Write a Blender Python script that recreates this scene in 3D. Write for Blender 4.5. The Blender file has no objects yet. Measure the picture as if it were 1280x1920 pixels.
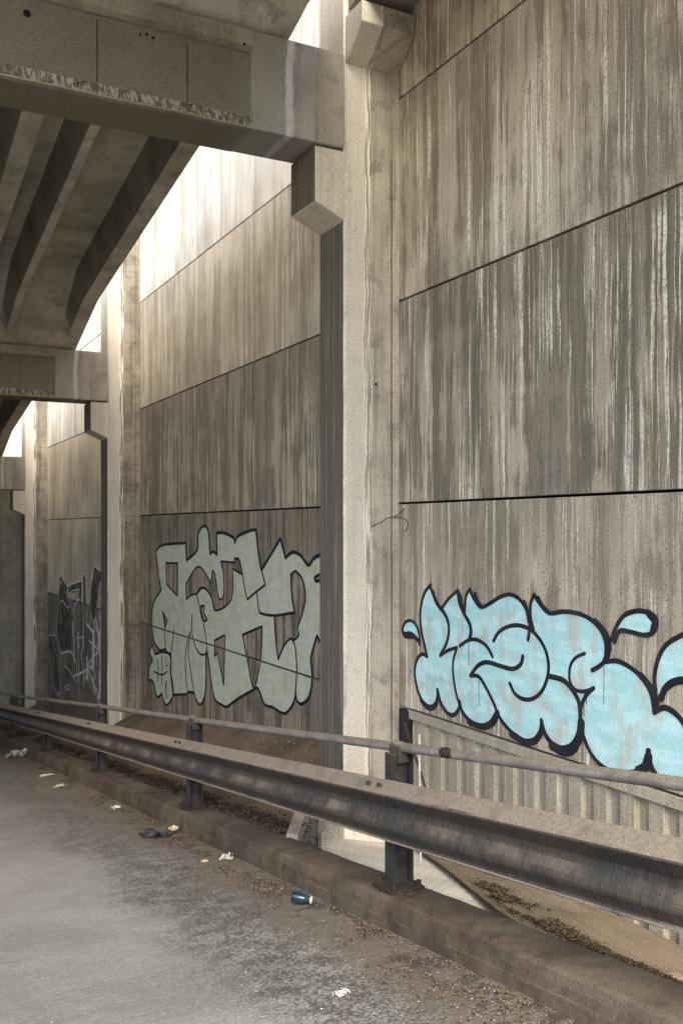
import bpy, bmesh, math, random
from mathutils import Vector, noise, Matrix
from mathutils.geometry import tessellate_polygon
random.seed(7)
C = bpy.context.scene.collection
sc = bpy.context.scene
EYE = 1.536; G = 0.137; WALL = 4.2
def Z(h0, y): return EYE + h0 - G * y          # everything on the ramp follows its grade

# ------------------------------------------------------------------ camera, light, exposure
cam = bpy.data.cameras.new('camera'); co = bpy.data.objects.new('camera', cam); C.objects.link(co)
co.location = (0, 0, EYE); co.rotation_euler = (math.pi/2, 0, -math.radians(27.57))
cam.sensor_fit = 'VERTICAL'; cam.sensor_height = 36; cam.sensor_width = 24
cam.lens = 1753/1920*36; cam.shift_y = 32/1920; cam.clip_end = 2000; cam.clip_start = 0.05
sc.camera = co
w = bpy.data.worlds.new('World'); sc.world = w; w.use_nodes = True
SUN_EL, SUN_AZ = 43.0, 206.0     # azimuth measured clockwise from +Y towards +X: the sun stands behind and left of the camera
nt = w.node_tree; bg = nt.nodes['Background']; bg.inputs['Strength'].default_value = 0.15
sky = nt.nodes.new('ShaderNodeTexSky'); sky.sky_type = 'NISHITA'; sky.sun_disc = False
sky.sun_elevation = math.radians(SUN_EL); sky.sun_rotation = math.radians(SUN_AZ)
sky.air_density = 1.0; sky.dust_density = 2.0; sky.ozone_density = 0.6
nt.links.new(sky.outputs[0], bg.inputs['Color'])
sl = bpy.data.lights.new('sun', 'SUN'); sl.energy = 1.3; sl.angle = math.radians(27); sl.color = (1, .925, .81)
so = bpy.data.objects.new('sun', sl); C.objects.link(so)
a, e = math.radians(SUN_AZ), math.radians(SUN_EL)
d = Vector((math.sin(a)*math.cos(e), math.cos(a)*math.cos(e), math.sin(e)))
so.rotation_euler = d.to_track_quat('Z', 'Y').to_euler(); so.location = d*50
sc.view_settings.view_transform = 'Standard'; sc.view_settings.look = 'None'
sc.view_settings.gamma = 1; sc.view_settings.use_curve_mapping = False
sc.view_settings.exposure = 2.0
sc.cycles.diffuse_bounces = 6

# ------------------------------------------------------------------ node helper
class NT:
    def __init__(s, name, rough=.9):
        s.m = bpy.data.materials.new(name); s.m.use_nodes = True; s.t = s.m.node_tree
        s.b = s.t.nodes['Principled BSDF']; s.b.inputs['Roughness'].default_value = rough
        s.b.inputs['Specular IOR Level'].default_value = .25
        s.tc = s.n('ShaderNodeTexCoord'); s.oi = s.n('ShaderNodeObjectInfo')
        sep = s.n('ShaderNodeSeparateXYZ'); s.l(s.tc.outputs['Object'], sep.inputs[0])
        s.x, s.y, s.z = sep.outputs
        sn = s.n('ShaderNodeSeparateXYZ'); s.l(s.tc.outputs['Normal'], sn.inputs[0]); s.nx = sn.outputs[0]
        s.obj = s.tc.outputs['Object']; s.rand = s.oi.outputs['Random']
    def n(s, t): return s.t.nodes.new(t)
    def l(s, a, b):
        if hasattr(a, 'links'): s.t.links.new(a, b)
        else: b.default_value = a
    def ma(s, op, a, b=0., c=0.):
        n = s.n('ShaderNodeMath'); n.operation = op
        s.l(a, n.inputs[0]); s.l(b, n.inputs[1]); s.l(c, n.inputs[2]); return n.outputs[0]
    def add(s, a, b): return s.ma('ADD', a, b)
    def mul(s, a, b): return s.ma('MULTIPLY', a, b)
    def vec(s, x, y, z):
        n = s.n('ShaderNodeCombineXYZ')
        for i, v in enumerate((x, y, z)): s.l(v, n.inputs[i])
        return n.outputs[0]
    def noise(s, v, scale=1, det=4, ro=.55, dist=0):
        n = s.n('ShaderNodeTexNoise'); s.l(v, n.inputs['Vector'])
        n.inputs['Scale'].default_value = scale; n.inputs['Detail'].default_value = det
        n.inputs['Roughness'].default_value = ro; n.inputs['Distortion'].default_value = dist
        return n.outputs['Fac']
    def ramp(s, v, a, b, lo=0., hi=1.):
        n = s.n('ShaderNodeMapRange'); n.interpolation_type = 'SMOOTHSTEP'
        s.l(v, n.inputs[0])
        for i, q in enumerate((a, b, lo, hi)): s.l(q, n.inputs[i+1])
        return n.outputs[0]
    def mix(s, f, a, b, mode='MIX'):
        n = s.n('ShaderNodeMix'); n.data_type = 'RGBA'; n.blend_type = mode
        s.l(f, n.inputs[0])
        for v, i in ((a, 6), (b, 7)):
            if isinstance(v, tuple): n.inputs[i].default_value = (*v, 1)
            else: s.t.links.new(v, n.inputs[i])
        return n.outputs[2]
    def voro(s, v, scale):
        n = s.n('ShaderNodeTexVoronoi'); s.l(v, n.inputs['Vector']); n.inputs['Scale'].default_value = scale
        return n
    def bump(s, h, dist=.01, st=.6):
        n = s.n('ShaderNodeBump'); n.inputs['Strength'].default_value = st; n.inputs['Distance'].default_value = dist
        s.l(h, n.inputs['Height']); s.t.links.new(n.outputs[0], s.b.inputs['Normal'])
    def col(s, c): s.t.links.new(c, s.b.inputs['Base Color'])
    def grain(s, c, amt=.12, scale=70):
        g = s.noise(s.obj, scale, 3, .7)
        k = s.ramp(g, .3, .7, 1-amt, 1+amt)
        return s.mix(1., c, s.vec(k, k, k), 'MULTIPLY'), g

def streak_mat(name, base, dark, light, amt=.8, lamt=.5, top=.5, topH=1.75, cover=(.45, .62), pits=.5, tint=(.30,.25,.17)):
    m = NT(name)
    off = m.mul(m.rand, 60.)
    u = m.add(m.add(m.x, m.y), off)
    zz = m.add(m.z, m.mul(m.rand, 31.))
    wob = m.mul(m.noise(m.vec(m.mul(u, 2.), 0., m.mul(zz, 2.6)), 1, 5, .6), .035)
    uu = m.add(u, wob)
    A = m.noise(m.vec(m.mul(uu, 2.2), 0., m.mul(zz, .12)), 1, 6, .72)
    B = m.noise(m.vec(m.mul(uu, 9.), 3., m.mul(zz, .30)), 1, 5, .7)
    D = m.noise(m.vec(m.mul(uu, 30.), 7., m.mul(zz, .6)), 1, 4, .7)
    F = m.noise(m.obj, 2.2, 5, .6)
    q = (cover[0]+cover[1])/2-.53
    k1 = m.ramp(m.add(A, m.mul(m.add(F, -.5), .3)), .49+q, .57+q)
    k2 = m.mul(m.ramp(m.add(B, m.mul(m.add(F, -.5), .35)), .50+q, .56+q), .8)
    k3 = m.mul(m.ramp(D, .5+q, .58+q), .45)
    dk = m.ma('MINIMUM', m.ma('MAXIMUM', m.add(m.mul(k1, .72), m.mul(k2, .35)), m.add(k2, m.mul(k3, .5))), 1.)
    # water stain hanging from the joint above, ragged lower edge
    ln = m.add(m.mul(m.noise(m.vec(m.mul(uu, 6.), 11., 0.), 1, 4, .7), 2.2), -.65)
    dist = m.ma('SUBTRACT', topH, m.z)
    tp = m.ramp(m.ma('SUBTRACT', dist, ln), -.25, .5, top, 0.)
    dk2 = m.ma('MAXIMUM', m.mul(dk, amt), m.mul(tp, m.ramp(D, .35, .6, .3, 1.)))
    warm = m.ramp(m.noise(m.vec(m.mul(uu, 3.1), 5., m.mul(zz, .5)), 1, 3), .45, .65)
    c0 = m.mix(m.mul(warm, .55), base, tint)
    big = m.ramp(m.noise(m.obj, .8, 4, .6), .3, .7, .82, 1.12)
    c0 = m.mix(1., c0, m.vec(big, big, big), 'MULTIPLY')
    c = m.mix(dk2, c0, dark)
    L = m.noise(m.vec(m.mul(uu, 21.), 19., m.mul(zz, .45)), 1, 4, .75)
    LM = m.noise(m.vec(m.mul(u, 1.3), 23., m.mul(zz, .8)), 1, 3)
    lt = m.ma('MAXIMUM', m.mul(m.ramp(L, .54, .60), m.ramp(LM, .42, .56)), m.mul(m.ramp(m.noise(m.vec(m.mul(uu, 7.), 41., m.mul(zz, .35)), 1, 5, .75), .60, .68), .8))
    lt = m.mul(lt, m.ramp(m.noise(m.obj, 24, 4, .7), .35, .55, .35, 1.))
    c = m.mix(m.mul(lt, lamt), c, light)
    c, g = m.grain(c, .22)
    v = m.voro(m.obj, 38); pm = m.ramp(v.outputs['Distance'], .12, .22, pits, 0.)
    pm = m.mul(pm, m.ramp(m.noise(m.obj, 3, 2), .45, .6))
    c = m.mix(pm, c, (.02, .018, .014))
    m.col(c)
    m.bump(m.add(m.mul(g, .5), m.add(m.mul(D, .8), m.mul(pm, -1.))), .006, .7)
    return m.m

def blotch_mat(name, base, other, dark, amt=.6, sc_=1.6, streak=.4, light=(.5,.46,.38), lamt=.3, rough=.92, ridge=0., col=0):
    m = NT(name, rough)
    off = m.mul(m.rand, 40.)
    v = m.vec(m.add(m.x, off), m.y, m.z)
    a = m.noise(v, sc_, 6, .62, .3)
    b = m.noise(v, sc_*3.3, 5, .65)
    u = m.add(m.add(m.x, m.y), off)
    st = m.noise(m.vec(m.mul(u, 7.), 0., m.mul(m.z, .35)), 1, 5, .65)
    c = m.mix(m.ramp(a, .4, .62), base, other)
    c = m.mix(m.mul(m.ramp(b, .5, .72), amt), c, dark)
    c = m.mix(m.mul(m.ramp(st, .48, .62), streak), c, dark)
    L = m.noise(m.vec(m.mul(u, 16.), 9., m.mul(m.z, .5)), 1, 4, .7)
    c = m.mix(m.mul(m.mul(m.ramp(L, .56, .68), m.ramp(a, .4, .6)), lamt), c, light)
    if ridge:                                   # faint horizontal casting marks
        r = m.noise(m.vec(m.mul(u, .8), 2., m.mul(m.z, 26.)), 1, 3, .6)
        c = m.mix(m.mul(m.ramp(r, .5, .7), ridge), c, dark)
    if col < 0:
        c = m.mix(m.mul(m.ramp(m.nx, -.9, -.75, 1., 0.), -col), c, (.05,.046,.038))  # stem sides facing the road darkened in colour to stand for shade
    if col > 0:
        xw = m.add(m.x, m.mul(m.add(m.noise(m.vec(0., 0., m.mul(m.z, .9)), 1, 6, .65), -.5), .16))
        left = m.ramp(xw, .20, .215, 1., 0.)
        c = m.mix(m.mul(left, .55), c, (.74,.68,.56))
        cr = m.noise(m.vec(m.mul(xw, 60.), 0., m.mul(m.z, 1.6)), 1, 3, .6)
        cm = m.mul(m.ramp(m.ma('ABSOLUTE', m.add(xw, -.225)), .02, .055, 1., 0.), m.ramp(cr, .5, .56))
        c = m.mix(m.mul(cm, .85), c, (.78,.74,.64))
        cd = m.mul(m.ramp(m.ma('ABSOLUTE', m.add(xw, -.235)), .02, .05, 1., 0.), m.ramp(cr, .47, .42))
        c = m.mix(m.mul(cd, .6), c, (.16,.14,.115))
        shade_grime = m.mul(m.ramp(m.nx, -.9, -.7, 1., 0.), m.ramp(m.noise(m.vec(0., m.mul(m.y, 22.), m.mul(m.z, .7)), 1, 5, .7), .5, .66, 1., .82))  # road-facing grime, mostly shade put into the colour, up to beam level
        shade_grime = m.mul(shade_grime, m.ramp(m.z, 5.44, 5.5, 1., .12))
        c = m.mix(m.mul(shade_grime, col), c, (.062,.050,.038))
    c, g = m.grain(c, .2)
    pv = m.voro(v, 26); pm = m.mul(m.ramp(pv.outputs['Distance'], .1, .18, .7, 0.), m.ramp(b, .5, .6))
    c = m.mix(pm, c, (.025, .022, .018))
    m.col(c); m.bump(m.add(m.mul(b, 1.2), m.mul(g, .5)), .008, .6)
    return m.m

M = {}
TAN = (.48, .415, .315)
M['panel_light'] = streak_mat('panel_concrete_light', TAN, (.165,.137,.100), (.78,.72,.59), .85, .85, .35, cover=(.47,.59))
M['panel_dark']  = streak_mat('panel_concrete_stained', (.42,.36,.27), (.125,.105,.080), (.76,.70,.57), .88, .9, .6, cover=(.43,.57))
M['panel_low']   = streak_mat('panel_concrete_lower', (.45,.39,.295), (.18,.15,.112), (.74,.69,.59), .85, .85, .5, cover=(.46,.58), pits=.8)
M['panel_brown'] = streak_mat('panel_concrete_brown', (.285,.235,.175), (.085,.070,.054), (.48,.42,.33), .9, .5, .5, cover=(.44,.62))
M['panel_mid'] = streak_mat('panel_concrete_mid', (.40,.34,.255), (.125,.104,.080), (.68,.62,.50), .85, .6, .5, cover=(.44,.58))
M['panel_far']   = streak_mat('panel_concrete_far', (.58,.49,.37), (.19,.15,.11), (.52,.46,.36), .5, .3, .2, cover=(.48,.66))
M['panel_far2'] = streak_mat('panel_concrete_pale_tan', (.56,.49,.375), (.28,.235,.175), (.74,.68,.56), .75, .6, .25, cover=(.46,.60))
M['panel_clean_glow'] = streak_mat('panel_concrete_clean_glow', (.64,.58,.47), (.36,.32,.25), (.80,.76,.66), .6, .5, .1, cover=(.49,.64))  # clean upper concrete, with light from the slot above added in its colour
M['base'] = streak_mat('sun_paled_base_concrete', (.80,.74,.62), (.55,.48,.37), (.85,.82,.75), .4, .5, .1, cover=(.5,.66), pits=.1, tint=(.74,.65,.5))  # pale tone stands in for sunlight on the low concrete
M['corrugated']  = streak_mat('pale_ribbed_concrete', (.37,.335,.26), (.20,.175,.13), (.54,.52,.44), .45, .3, .25, cover=(.5,.68), pits=.6, tint=(.36,.31,.22))
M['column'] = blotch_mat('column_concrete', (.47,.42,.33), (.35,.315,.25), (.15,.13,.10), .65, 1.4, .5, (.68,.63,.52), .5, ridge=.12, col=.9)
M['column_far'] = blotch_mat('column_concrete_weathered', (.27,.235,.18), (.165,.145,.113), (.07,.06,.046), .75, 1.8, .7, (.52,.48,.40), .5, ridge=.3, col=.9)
M['beam'] = blotch_mat('beam_concrete', (.33,.30,.235), (.24,.225,.18), (.11,.10,.082), .45, 1.4, .3, (.5,.46,.38), .25)
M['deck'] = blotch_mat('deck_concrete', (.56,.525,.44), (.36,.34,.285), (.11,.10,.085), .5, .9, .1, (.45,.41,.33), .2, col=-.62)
M['kerb'] = blotch_mat('kerb_concrete', (.060,.045,.032), (.105,.082,.057), (.032,.025,.02), .65, 2.2, .1, (.26,.22,.16), .1)
M['slab'] = blotch_mat('dusty_slab_concrete', (.26,.205,.14), (.19,.15,.10), (.085,.065,.045), .5, 1.3, .05, (.36,.31,.22), .2)
M['bank'] = blotch_mat('brown_embankment_concrete', (.165,.122,.076), (.11,.082,.052), (.07,.052,.035), .5, 1.2, .1, (.36,.30,.21), .15)
M['edging'] = blotch_mat('edging_concrete', (.40,.35,.27), (.30,.26,.2), (.15,.13,.1), .4, 3, .1)

def plain(name, col, rough=.8, metal=0., var=.25, scale=12, bump=.002):
    m = NT(name, rough); m.b.inputs['Metallic'].default_value = metal
    a = m.noise(m.obj, scale, 5, .65)
    k = m.ramp(a, .3, .7, 1-var, 1+var)
    c = m.mix(1., col, m.vec(k, k, k), 'MULTIPLY'); m.col(c)
    if bump: m.bump(a, bump, .5)
    return m.m
M['gap'] = plain('dark_joint_filler', (.012,.011,.012), .95)
M['dark_steel'] = plain('dark_blue_grey_steel', (.035,.042,.055), .5, .3, .4, 9)
M['mud'] = plain('dark_mud', (.03,.024,.018), .95, 0, .5, 30, .01)
M['black'] = plain('black_plastic', (.018,.018,.02), .5)
M['white'] = plain('off_white_paper', (.50,.48,.43), .8, 0, .15, 20)
M['card'] = plain('tan_card', (.50,.40,.27), .9)
M['wire'] = plain('rusty_wire', (.045,.032,.025), .8)
M['mesh'] = plain('galvanised_wire', (.42,.41,.38), .5, .4, .2)
M['leaf'] = plain('dry_leaf_litter', (.050,.034,.022), .95, 0, .5, 40)
M['leaf2'] = plain('dead_leaf', (.16,.105,.055), .9, 0, .4, 40)
M['foil'] = plain('crumpled_foil', (.62,.66,.62), .3, .7, .15)
M['clear'] = plain('cloudy_plastic', (.45,.42,.38), .3)
M['rust'] = plain('rust_red', (.20,.045,.02), .8)
M['pipe_white'] = plain('white_plastic_pipe', (.55,.54,.50), .5)

def steel_mat(name, steel, dust, up_lo=.42, up_hi=.70, rough=.5):
    m = NT(name, rough); m.b.inputs['Metallic'].default_value = .25
    geo = m.n('ShaderNodeNewGeometry'); sp = m.n('ShaderNodeSeparateXYZ'); m.l(geo.outputs['Normal'], sp.inputs[0])
    n1 = m.noise(m.obj, 3, 5, .65); n2 = m.noise(m.vec(m.mul(m.x, 2.), m.mul(m.y, 52.), m.mul(m.z, 3.)), 1, 6, .75)
    n3 = m.noise(m.obj, 55, 3, .7)
    c = m.mix(m.mul(m.ramp(n2, .40, .66), .4), steel, tuple(v*2.3 for v in steel)); n4 = m.noise(m.obj, 14, 5, .75)
    c = m.mix(m.mul(m.ramp(n4, .52, .66), .6), c, (.105,.083,.064))
    brown = m.ramp(m.add(m.mul(n1, .6), m.mul(n2, .4)), .44, .58)
    c = m.mix(m.mul(brown, .6), c, (.10, .075, .055))
    d = m.ramp(m.add(sp.outputs[2], m.mul(m.add(n1, -.5), .7)), up_lo, up_hi)
    c2 = m.mix(m.ramp(n3, .35, .65), dust, tuple(v*.72 for v in dust))
    c2 = m.mix(m.ramp(m.noise(m.obj, 6, 5, .7), .5, .68, 0., .5), c2, tuple(v*.5 for v in dust))
    c = m.mix(d, c, c2); m.col(c)
    r = m.ramp(d, 0., 1., rough, .95); m.t.links.new(r, m.b.inputs['Roughness'])
    m.bump(m.add(m.mul(n3, .4), n1), .003, .5)
    return m.m
M['rail'] = steel_mat('weathered_galvanised_steel', (.045,.041,.037), (.255,.212,.160), .44, .70, .72)
M['pipe'] = steel_mat('dusty_pipe_steel', (.22,.21,.19), (.22,.19,.145), .1, .5)
M['post'] = steel_mat('post_steel', (.026,.029,.036), (.16,.13,.10), .5, .9, .45)

def paint(name, col, under, cover, wash, dirt=.1):
    m = NT(name, .7)
    u = m.add(m.x, m.y)
    a = m.noise(m.vec(m.mul(u, 9.), 0., m.mul(m.z, 1.2)), 1, 5, .7)
    b = m.noise(m.obj, 5, 5, .65); h = m.noise(m.vec(m.mul(u, 2.5), 4., m.mul(m.z, 11.)), 1, 4, .6)
    c = m.mix(m.ramp(h, .42, .6), col, wash)
    thin = m.mul(m.ramp(m.add(m.mul(a, .5), m.mul(b, .5)), .47, .60), cover)
    c = m.mix(thin, c, under)
    g = m.noise(m.obj, 80, 3, .7); k = m.ramp(g, .3, .7, 1-dirt, 1+dirt)
    c = m.mix(1., c, m.vec(k, k, k), 'MULTIPLY')
    v = m.voro(m.obj, 34); pm = m.mul(m.ramp(v.outputs['Distance'], .1, .17, .7, 0.), m.ramp(b, .52, .6))
    c = m.mix(pm, c, (.05,.05,.05))
    m.col(c); m.bump(g, .003, .4); return m.m
M['blue'] = paint('light_blue_spray_paint', (.37,.625,.63), (.47,.45,.38), .75, (.47,.71,.70))
M['ink'] = paint('black_spray_paint', (.010,.010,.014), (.05,.045,.04), .35, (.018,.018,.022))
M['green'] = paint('pale_green_spray_paint', (.45,.475,.345), (.33,.33,.25), .4, (.48,.51,.43), .08)
M['navy'] = paint('dark_navy_spray_paint', (.012,.012,.022), (.03,.03,.03), .3, (.014,.014,.02))
M['soot'] = paint('black_grey_spray_paint', (.032,.030,.027), (.20,.165,.125), .9, (.04,.038,.034))
M['chalk'] = paint('thin_white_spray_paint', (.85,.80,.73), (.5,.45,.4), .5, (.7,.66,.6))

def road_mat():
    m = NT('worn_concrete_road', .85)
    base = m.mix(m.ramp(m.noise(m.obj, .9, 4, .6), .35, .65), (.235,.227,.207), (.32,.31,.285))
    gr = m.noise(m.vec(m.mul(m.x, 2.2), m.mul(m.y, 64.), m.mul(m.z, 30.)), 1, 4, .6)        # broom lines across the road
    base = m.mix(m.ramp(gr, .45, .62, 0., .34), base, (.17,.16,.138))
    g2 = m.noise(m.obj, 150, 3, .8); g3 = m.noise(m.obj, 42, 4, .75)
    wav = m.mul(m.add(m.noise(m.vec(0., m.mul(m.y, .8), 0.), 1, 4, .6), -.5), .9)
    px = m.add(m.x, wav)
    # band of dark debris ground into the wheel-free strip
    band = m.mul(m.ramp(px, 1.25, 1.85), m.ramp(px, 2.0, 2.35, 1., 0.))
    sp = m.noise(m.obj, 52, 6, .85)
    spm = m.mul(m.ramp(m.add(sp, m.mul(m.add(m.noise(m.obj, 7, 5, .7), -.5), .35)), .44, .53), m.ramp(band, 0., 1., .16, .88))
    base = m.mix(spm, base, (.058,.048,.040))
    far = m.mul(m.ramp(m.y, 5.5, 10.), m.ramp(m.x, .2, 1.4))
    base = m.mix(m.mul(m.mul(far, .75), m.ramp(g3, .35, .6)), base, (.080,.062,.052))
    # brown sandy gutter
    gut = m.ramp(m.add(px, m.mul(m.add(g3, -.5), .5)), 1.95, 2.25)
    base = m.mix(m.mul(gut, .85), base, (.125,.098,.070))
    gut2 = m.mul(m.ramp(px, 2.15, 2.4), m.ramp(m.noise(m.obj, 5, 6, .75), .5, .62))
    base = m.mix(m.mul(gut2, .8), base, (.045,.034,.026))
    wv = m.voro(m.obj, 55); wm = m.mul(m.ramp(wv.outputs['Distance'], .14, .2, 1., 0.), m.ramp(m.noise(m.obj, 9, 3), .48, .6))
    base = m.mix(m.mul(wm, .7), base, (.6,.57,.5))
    wv2 = m.voro(m.obj, 120); wm2 = m.mul(m.ramp(wv2.outputs['Distance'], .18, .26, 1., 0.), m.ramp(m.noise(m.obj, 14, 4), .46, .58))
    base = m.mix(m.mul(wm2, .55), base, (.07,.062,.055))
    k = m.ramp(g2, .3, .7, .58, 1.42)
    base = m.mix(1., base, m.vec(k, k, k), 'MULTIPLY')
    m.col(base)
    m.bump(m.add(m.mul(gr, 1.), m.add(m.mul(g3, .8), m.mul(g2, .5))), .006, .8)
    m.t.links.new(m.ramp(gut, 0., 1., .55, .95), m.b.inputs['Roughness'])
    return m.m
M['road'] = road_mat()

# ------------------------------------------------------------------ mesh helpers
def tag(o, label=None, cat=None, group=None, kind=None):
    for k, v in (('label', label), ('category', cat), ('group', group), ('kind', kind)):
        if v: o[k] = v
    return o
def empty(name, loc, label, cat, group=None):
    o = bpy.data.objects.new(name, None); C.objects.link(o); o.location = loc
    o.empty_display_size = .2
    return tag(o, label, cat, group)
def obj(name, bm, mats, parent=None, loc=(0,0,0), smooth=False):
    me = bpy.data.meshes.new(name)
    bmesh.ops.recalc_face_normals(bm, faces=bm.faces)
    if smooth:
        for f in bm.faces: f.smooth = True
    bm.to_mesh(me); bm.free()
    if not isinstance(mats, (list, tuple)): mats = [mats]
    for q in mats: me.materials.append(M[q])
    return link(name, me, parent, loc)
def link(name, me, parent=None, loc=(0,0,0)):
    o = bpy.data.objects.new(name, me); C.objects.link(o); o.location = loc
    if parent: o.parent = parent
    return o
def box(bm, x0, x1, y0, y1, z0, z1, bev=0., jit=0., mi=0):
    r = bmesh.ops.create_cube(bm, size=1); vs = r['verts']
    for v in vs:
        v.co = Vector((x0+(v.co.x+.5)*(x1-x0), y0+(v.co.y+.5)*(y1-y0), z0+(v.co.z+.5)*(z1-z0)))
    fs = list({f for v in vs for f in v.link_faces})
    for f in fs: f.material_index = mi
    if bev:
        es = list({e for v in vs for e in v.link_edges})
        r2 = bmesh.ops.bevel(bm, geom=es, offset=bev, segments=2, affect='EDGES', profile=.6)
    return bm
def poly_prism(bm, pts, axis, a, b, bev=0.):
    """extrude the 2-D outline pts along axis ('x' or 'y') from a to b; other two coordinates come from pts"""
    def P(p, t): return (t, p[0], p[1]) if axis == 'x' else (p[0], t, p[1])
    v0 = [bm.verts.new(P(p, a)) for p in pts]; v1 = [bm.verts.new(P(p, b)) for p in pts]
    fs = [bm.faces.new(v0), bm.faces.new(v1[::-1])]
    n = len(pts)
    for i in range(n): fs.append(bm.faces.new((v0[i], v1[i], v1[(i+1) % n], v0[(i+1) % n])))
    if bev: bmesh.ops.bevel(bm, geom=list({e for f in fs for e in f.edges}), offset=bev, segments=2, affect='EDGES', profile=.6)
    return fs
def sweep(bm, prof, ys, h, closed=True, caps=True, jit=0., seed=0, loc=(0,0,0)):
    """profile of (x, h0) swept along the road grade"""
    rings = []
    for j, y in enumerate(ys):
        ring = []
        for i, (x, q) in enumerate(prof):
            dx = dz = 0
            if jit:
                p = Vector((seed+i*7.3, y*2.3, 1.7)); dx = noise.noise(p)*jit + noise.noise(p*5)*jit*.5
                dz = noise.noise(p+Vector((9, 0, 4)))*jit + noise.noise(p*6+Vector((3,1,0)))*jit*.5
            ring.append(bm.verts.new((x+dx-loc[0], y-loc[1], Z(q+h, y)+dz-loc[2])))
        rings.append(ring)
    n = len(prof)
    for j in range(len(ys)-1):
        for i in range(n if closed else n-1):
            k = (i+1) % n
            bm.faces.new((rings[j][i], rings[j+1][i], rings[j+1][k], rings[j][k]))
    if closed and caps:
        bm.faces.new(rings[0]); bm.faces.new(rings[-1][::-1])
def tube(bm, pts, r, n=8, caps=True):
    pts = [Vector(p) for p in pts]; rings = []
    for i, p in enumerate(pts):
        t = (pts[min(i+1, len(pts)-1)]-pts[max(i-1, 0)]).normalized()
        u = t.orthogonal() if i == 0 else (u-t*u.dot(t))
        u.normalize(); v = t.cross(u)
        rr = r[i] if isinstance(r, (list, tuple)) else r
        rings.append([bm.verts.new(p+(u*math.cos(6.2832*k/n)+v*math.sin(6.2832*k/n))*rr) for k in range(n)])
    for a_, b_ in zip(rings, rings[1:]):
        for k in range(n): bm.faces.new((a_[k], a_[(k+1) % n], b_[(k+1) % n], b_[k]))
    if caps: bm.faces.new(rings[0][::-1]); bm.faces.new(rings[-1])
def frange(a, b, n): return [a+(b-a)*i/n for i in range(n+1)]

# ------------------------------------------------------------------ layout
BAY = 8.26; COL0 = 6.985; CD = .49; CF = 3.675            # column near face, depth along the road, front face
def cy(k): return COL0 + BAY*k
JOINTS = [EYE + .222 + 1.756*i for i in range(-5, 5)]     # bed joints of the wall panels
PH = 1.756
TOP = JOINTS[-1]

# ------------------------------------------------------------------ ground and road
bm = bmesh.new()
xs = [-5.4, -4, -3, -2, -1, 0, .5, 1, 1.5, 2, 2.25, 2.51]; ys = frange(-10, 26, 72) + frange(27, 60, 20)
ys = sorted(set([-48.] + frange(-40, -11, 12) + ys))
grid = [[bm.verts.new((x, y, Z(-1.536, y) + noise.noise(Vector((x*1.3, y*.9, 0)))*.012 + (.02*noise.noise(Vector((x*6, y*5, 3))) if x > 1.9 and x < 2.5 else 0))) for x in xs] for y in ys]
for a_, b_ in zip(grid, grid[1:]):
    for i in range(len(xs)-1): bm.faces.new((a_[i], a_[i+1], b_[i+1], b_[i]))
tag(obj('road', bm, 'road', smooth=True), kind='structure')
M['earth'] = blotch_mat('street_level_asphalt', (.10,.095,.085), (.14,.13,.115), (.06,.055,.05), .4, .6, 0, lamt=0)
bm = bmesh.new(); box(bm, 4.42, 900, -900, 900, TOP-.4, TOP-.02); tag(obj('ground', bm, 'earth'), kind='structure')
bm = bmesh.new(); rows = []
for y, z in ((-900, 3.9), (-48, Z(-4.2, -48)), (60, Z(-4.2, 60)), (900, Z(-4.2, 60))):
    rows.append([bm.verts.new((x, y, z)) for x in (-900, -60, -6, 4.36)])
for a_, b_ in zip(rows, rows[1:]):
    for i in range(3): bm.faces.new((a_[i], a_[i+1], b_[i+1], b_[i]))
tag(obj('lower_ground', bm, 'slab'), kind='structure')
bm = bmesh.new(); sweep(bm, [(-5.4, -1.58), (2.49, -1.58), (2.49, -1.95), (-5.4, -1.95)], frange(-48, 60, 20), 0)
tag(obj('ramp_slab', bm, 'edging'), kind='structure')

# kerb
prof = [(2.795, -1.392), (2.775, -1.372), (2.66, -1.374), (2.545, -1.377), (2.52, -1.392), (2.512, -1.43), (2.508, -1.470), (2.504, -1.476), (2.500, -1.60), (2.500, -1.9), (2.79, -1.9)]
bm = bmesh.new(); sweep(bm, prof, [-48.] + frange(-10, 24, 260) + frange(24.5, 60, 60), 0, jit=.006, seed=3)
tag(obj('kerb', bm, 'kerb', smooth=False), kind='structure')
for q, y in enumerate((2.15, 5.62, 9.1, 12.6, 16.1)):
    bm = bmesh.new(); sweep(bm, [(2.5, -1.55), (2.505, -1.43), (2.54, -1.3745), (2.78, -1.3705), (2.78, -1.40), (2.55, -1.41), (2.53, -1.56)], [y-.004, y+.004], 0)
    tag(obj('kerb_joint', bm, 'gap'), kind='structure')
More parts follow.
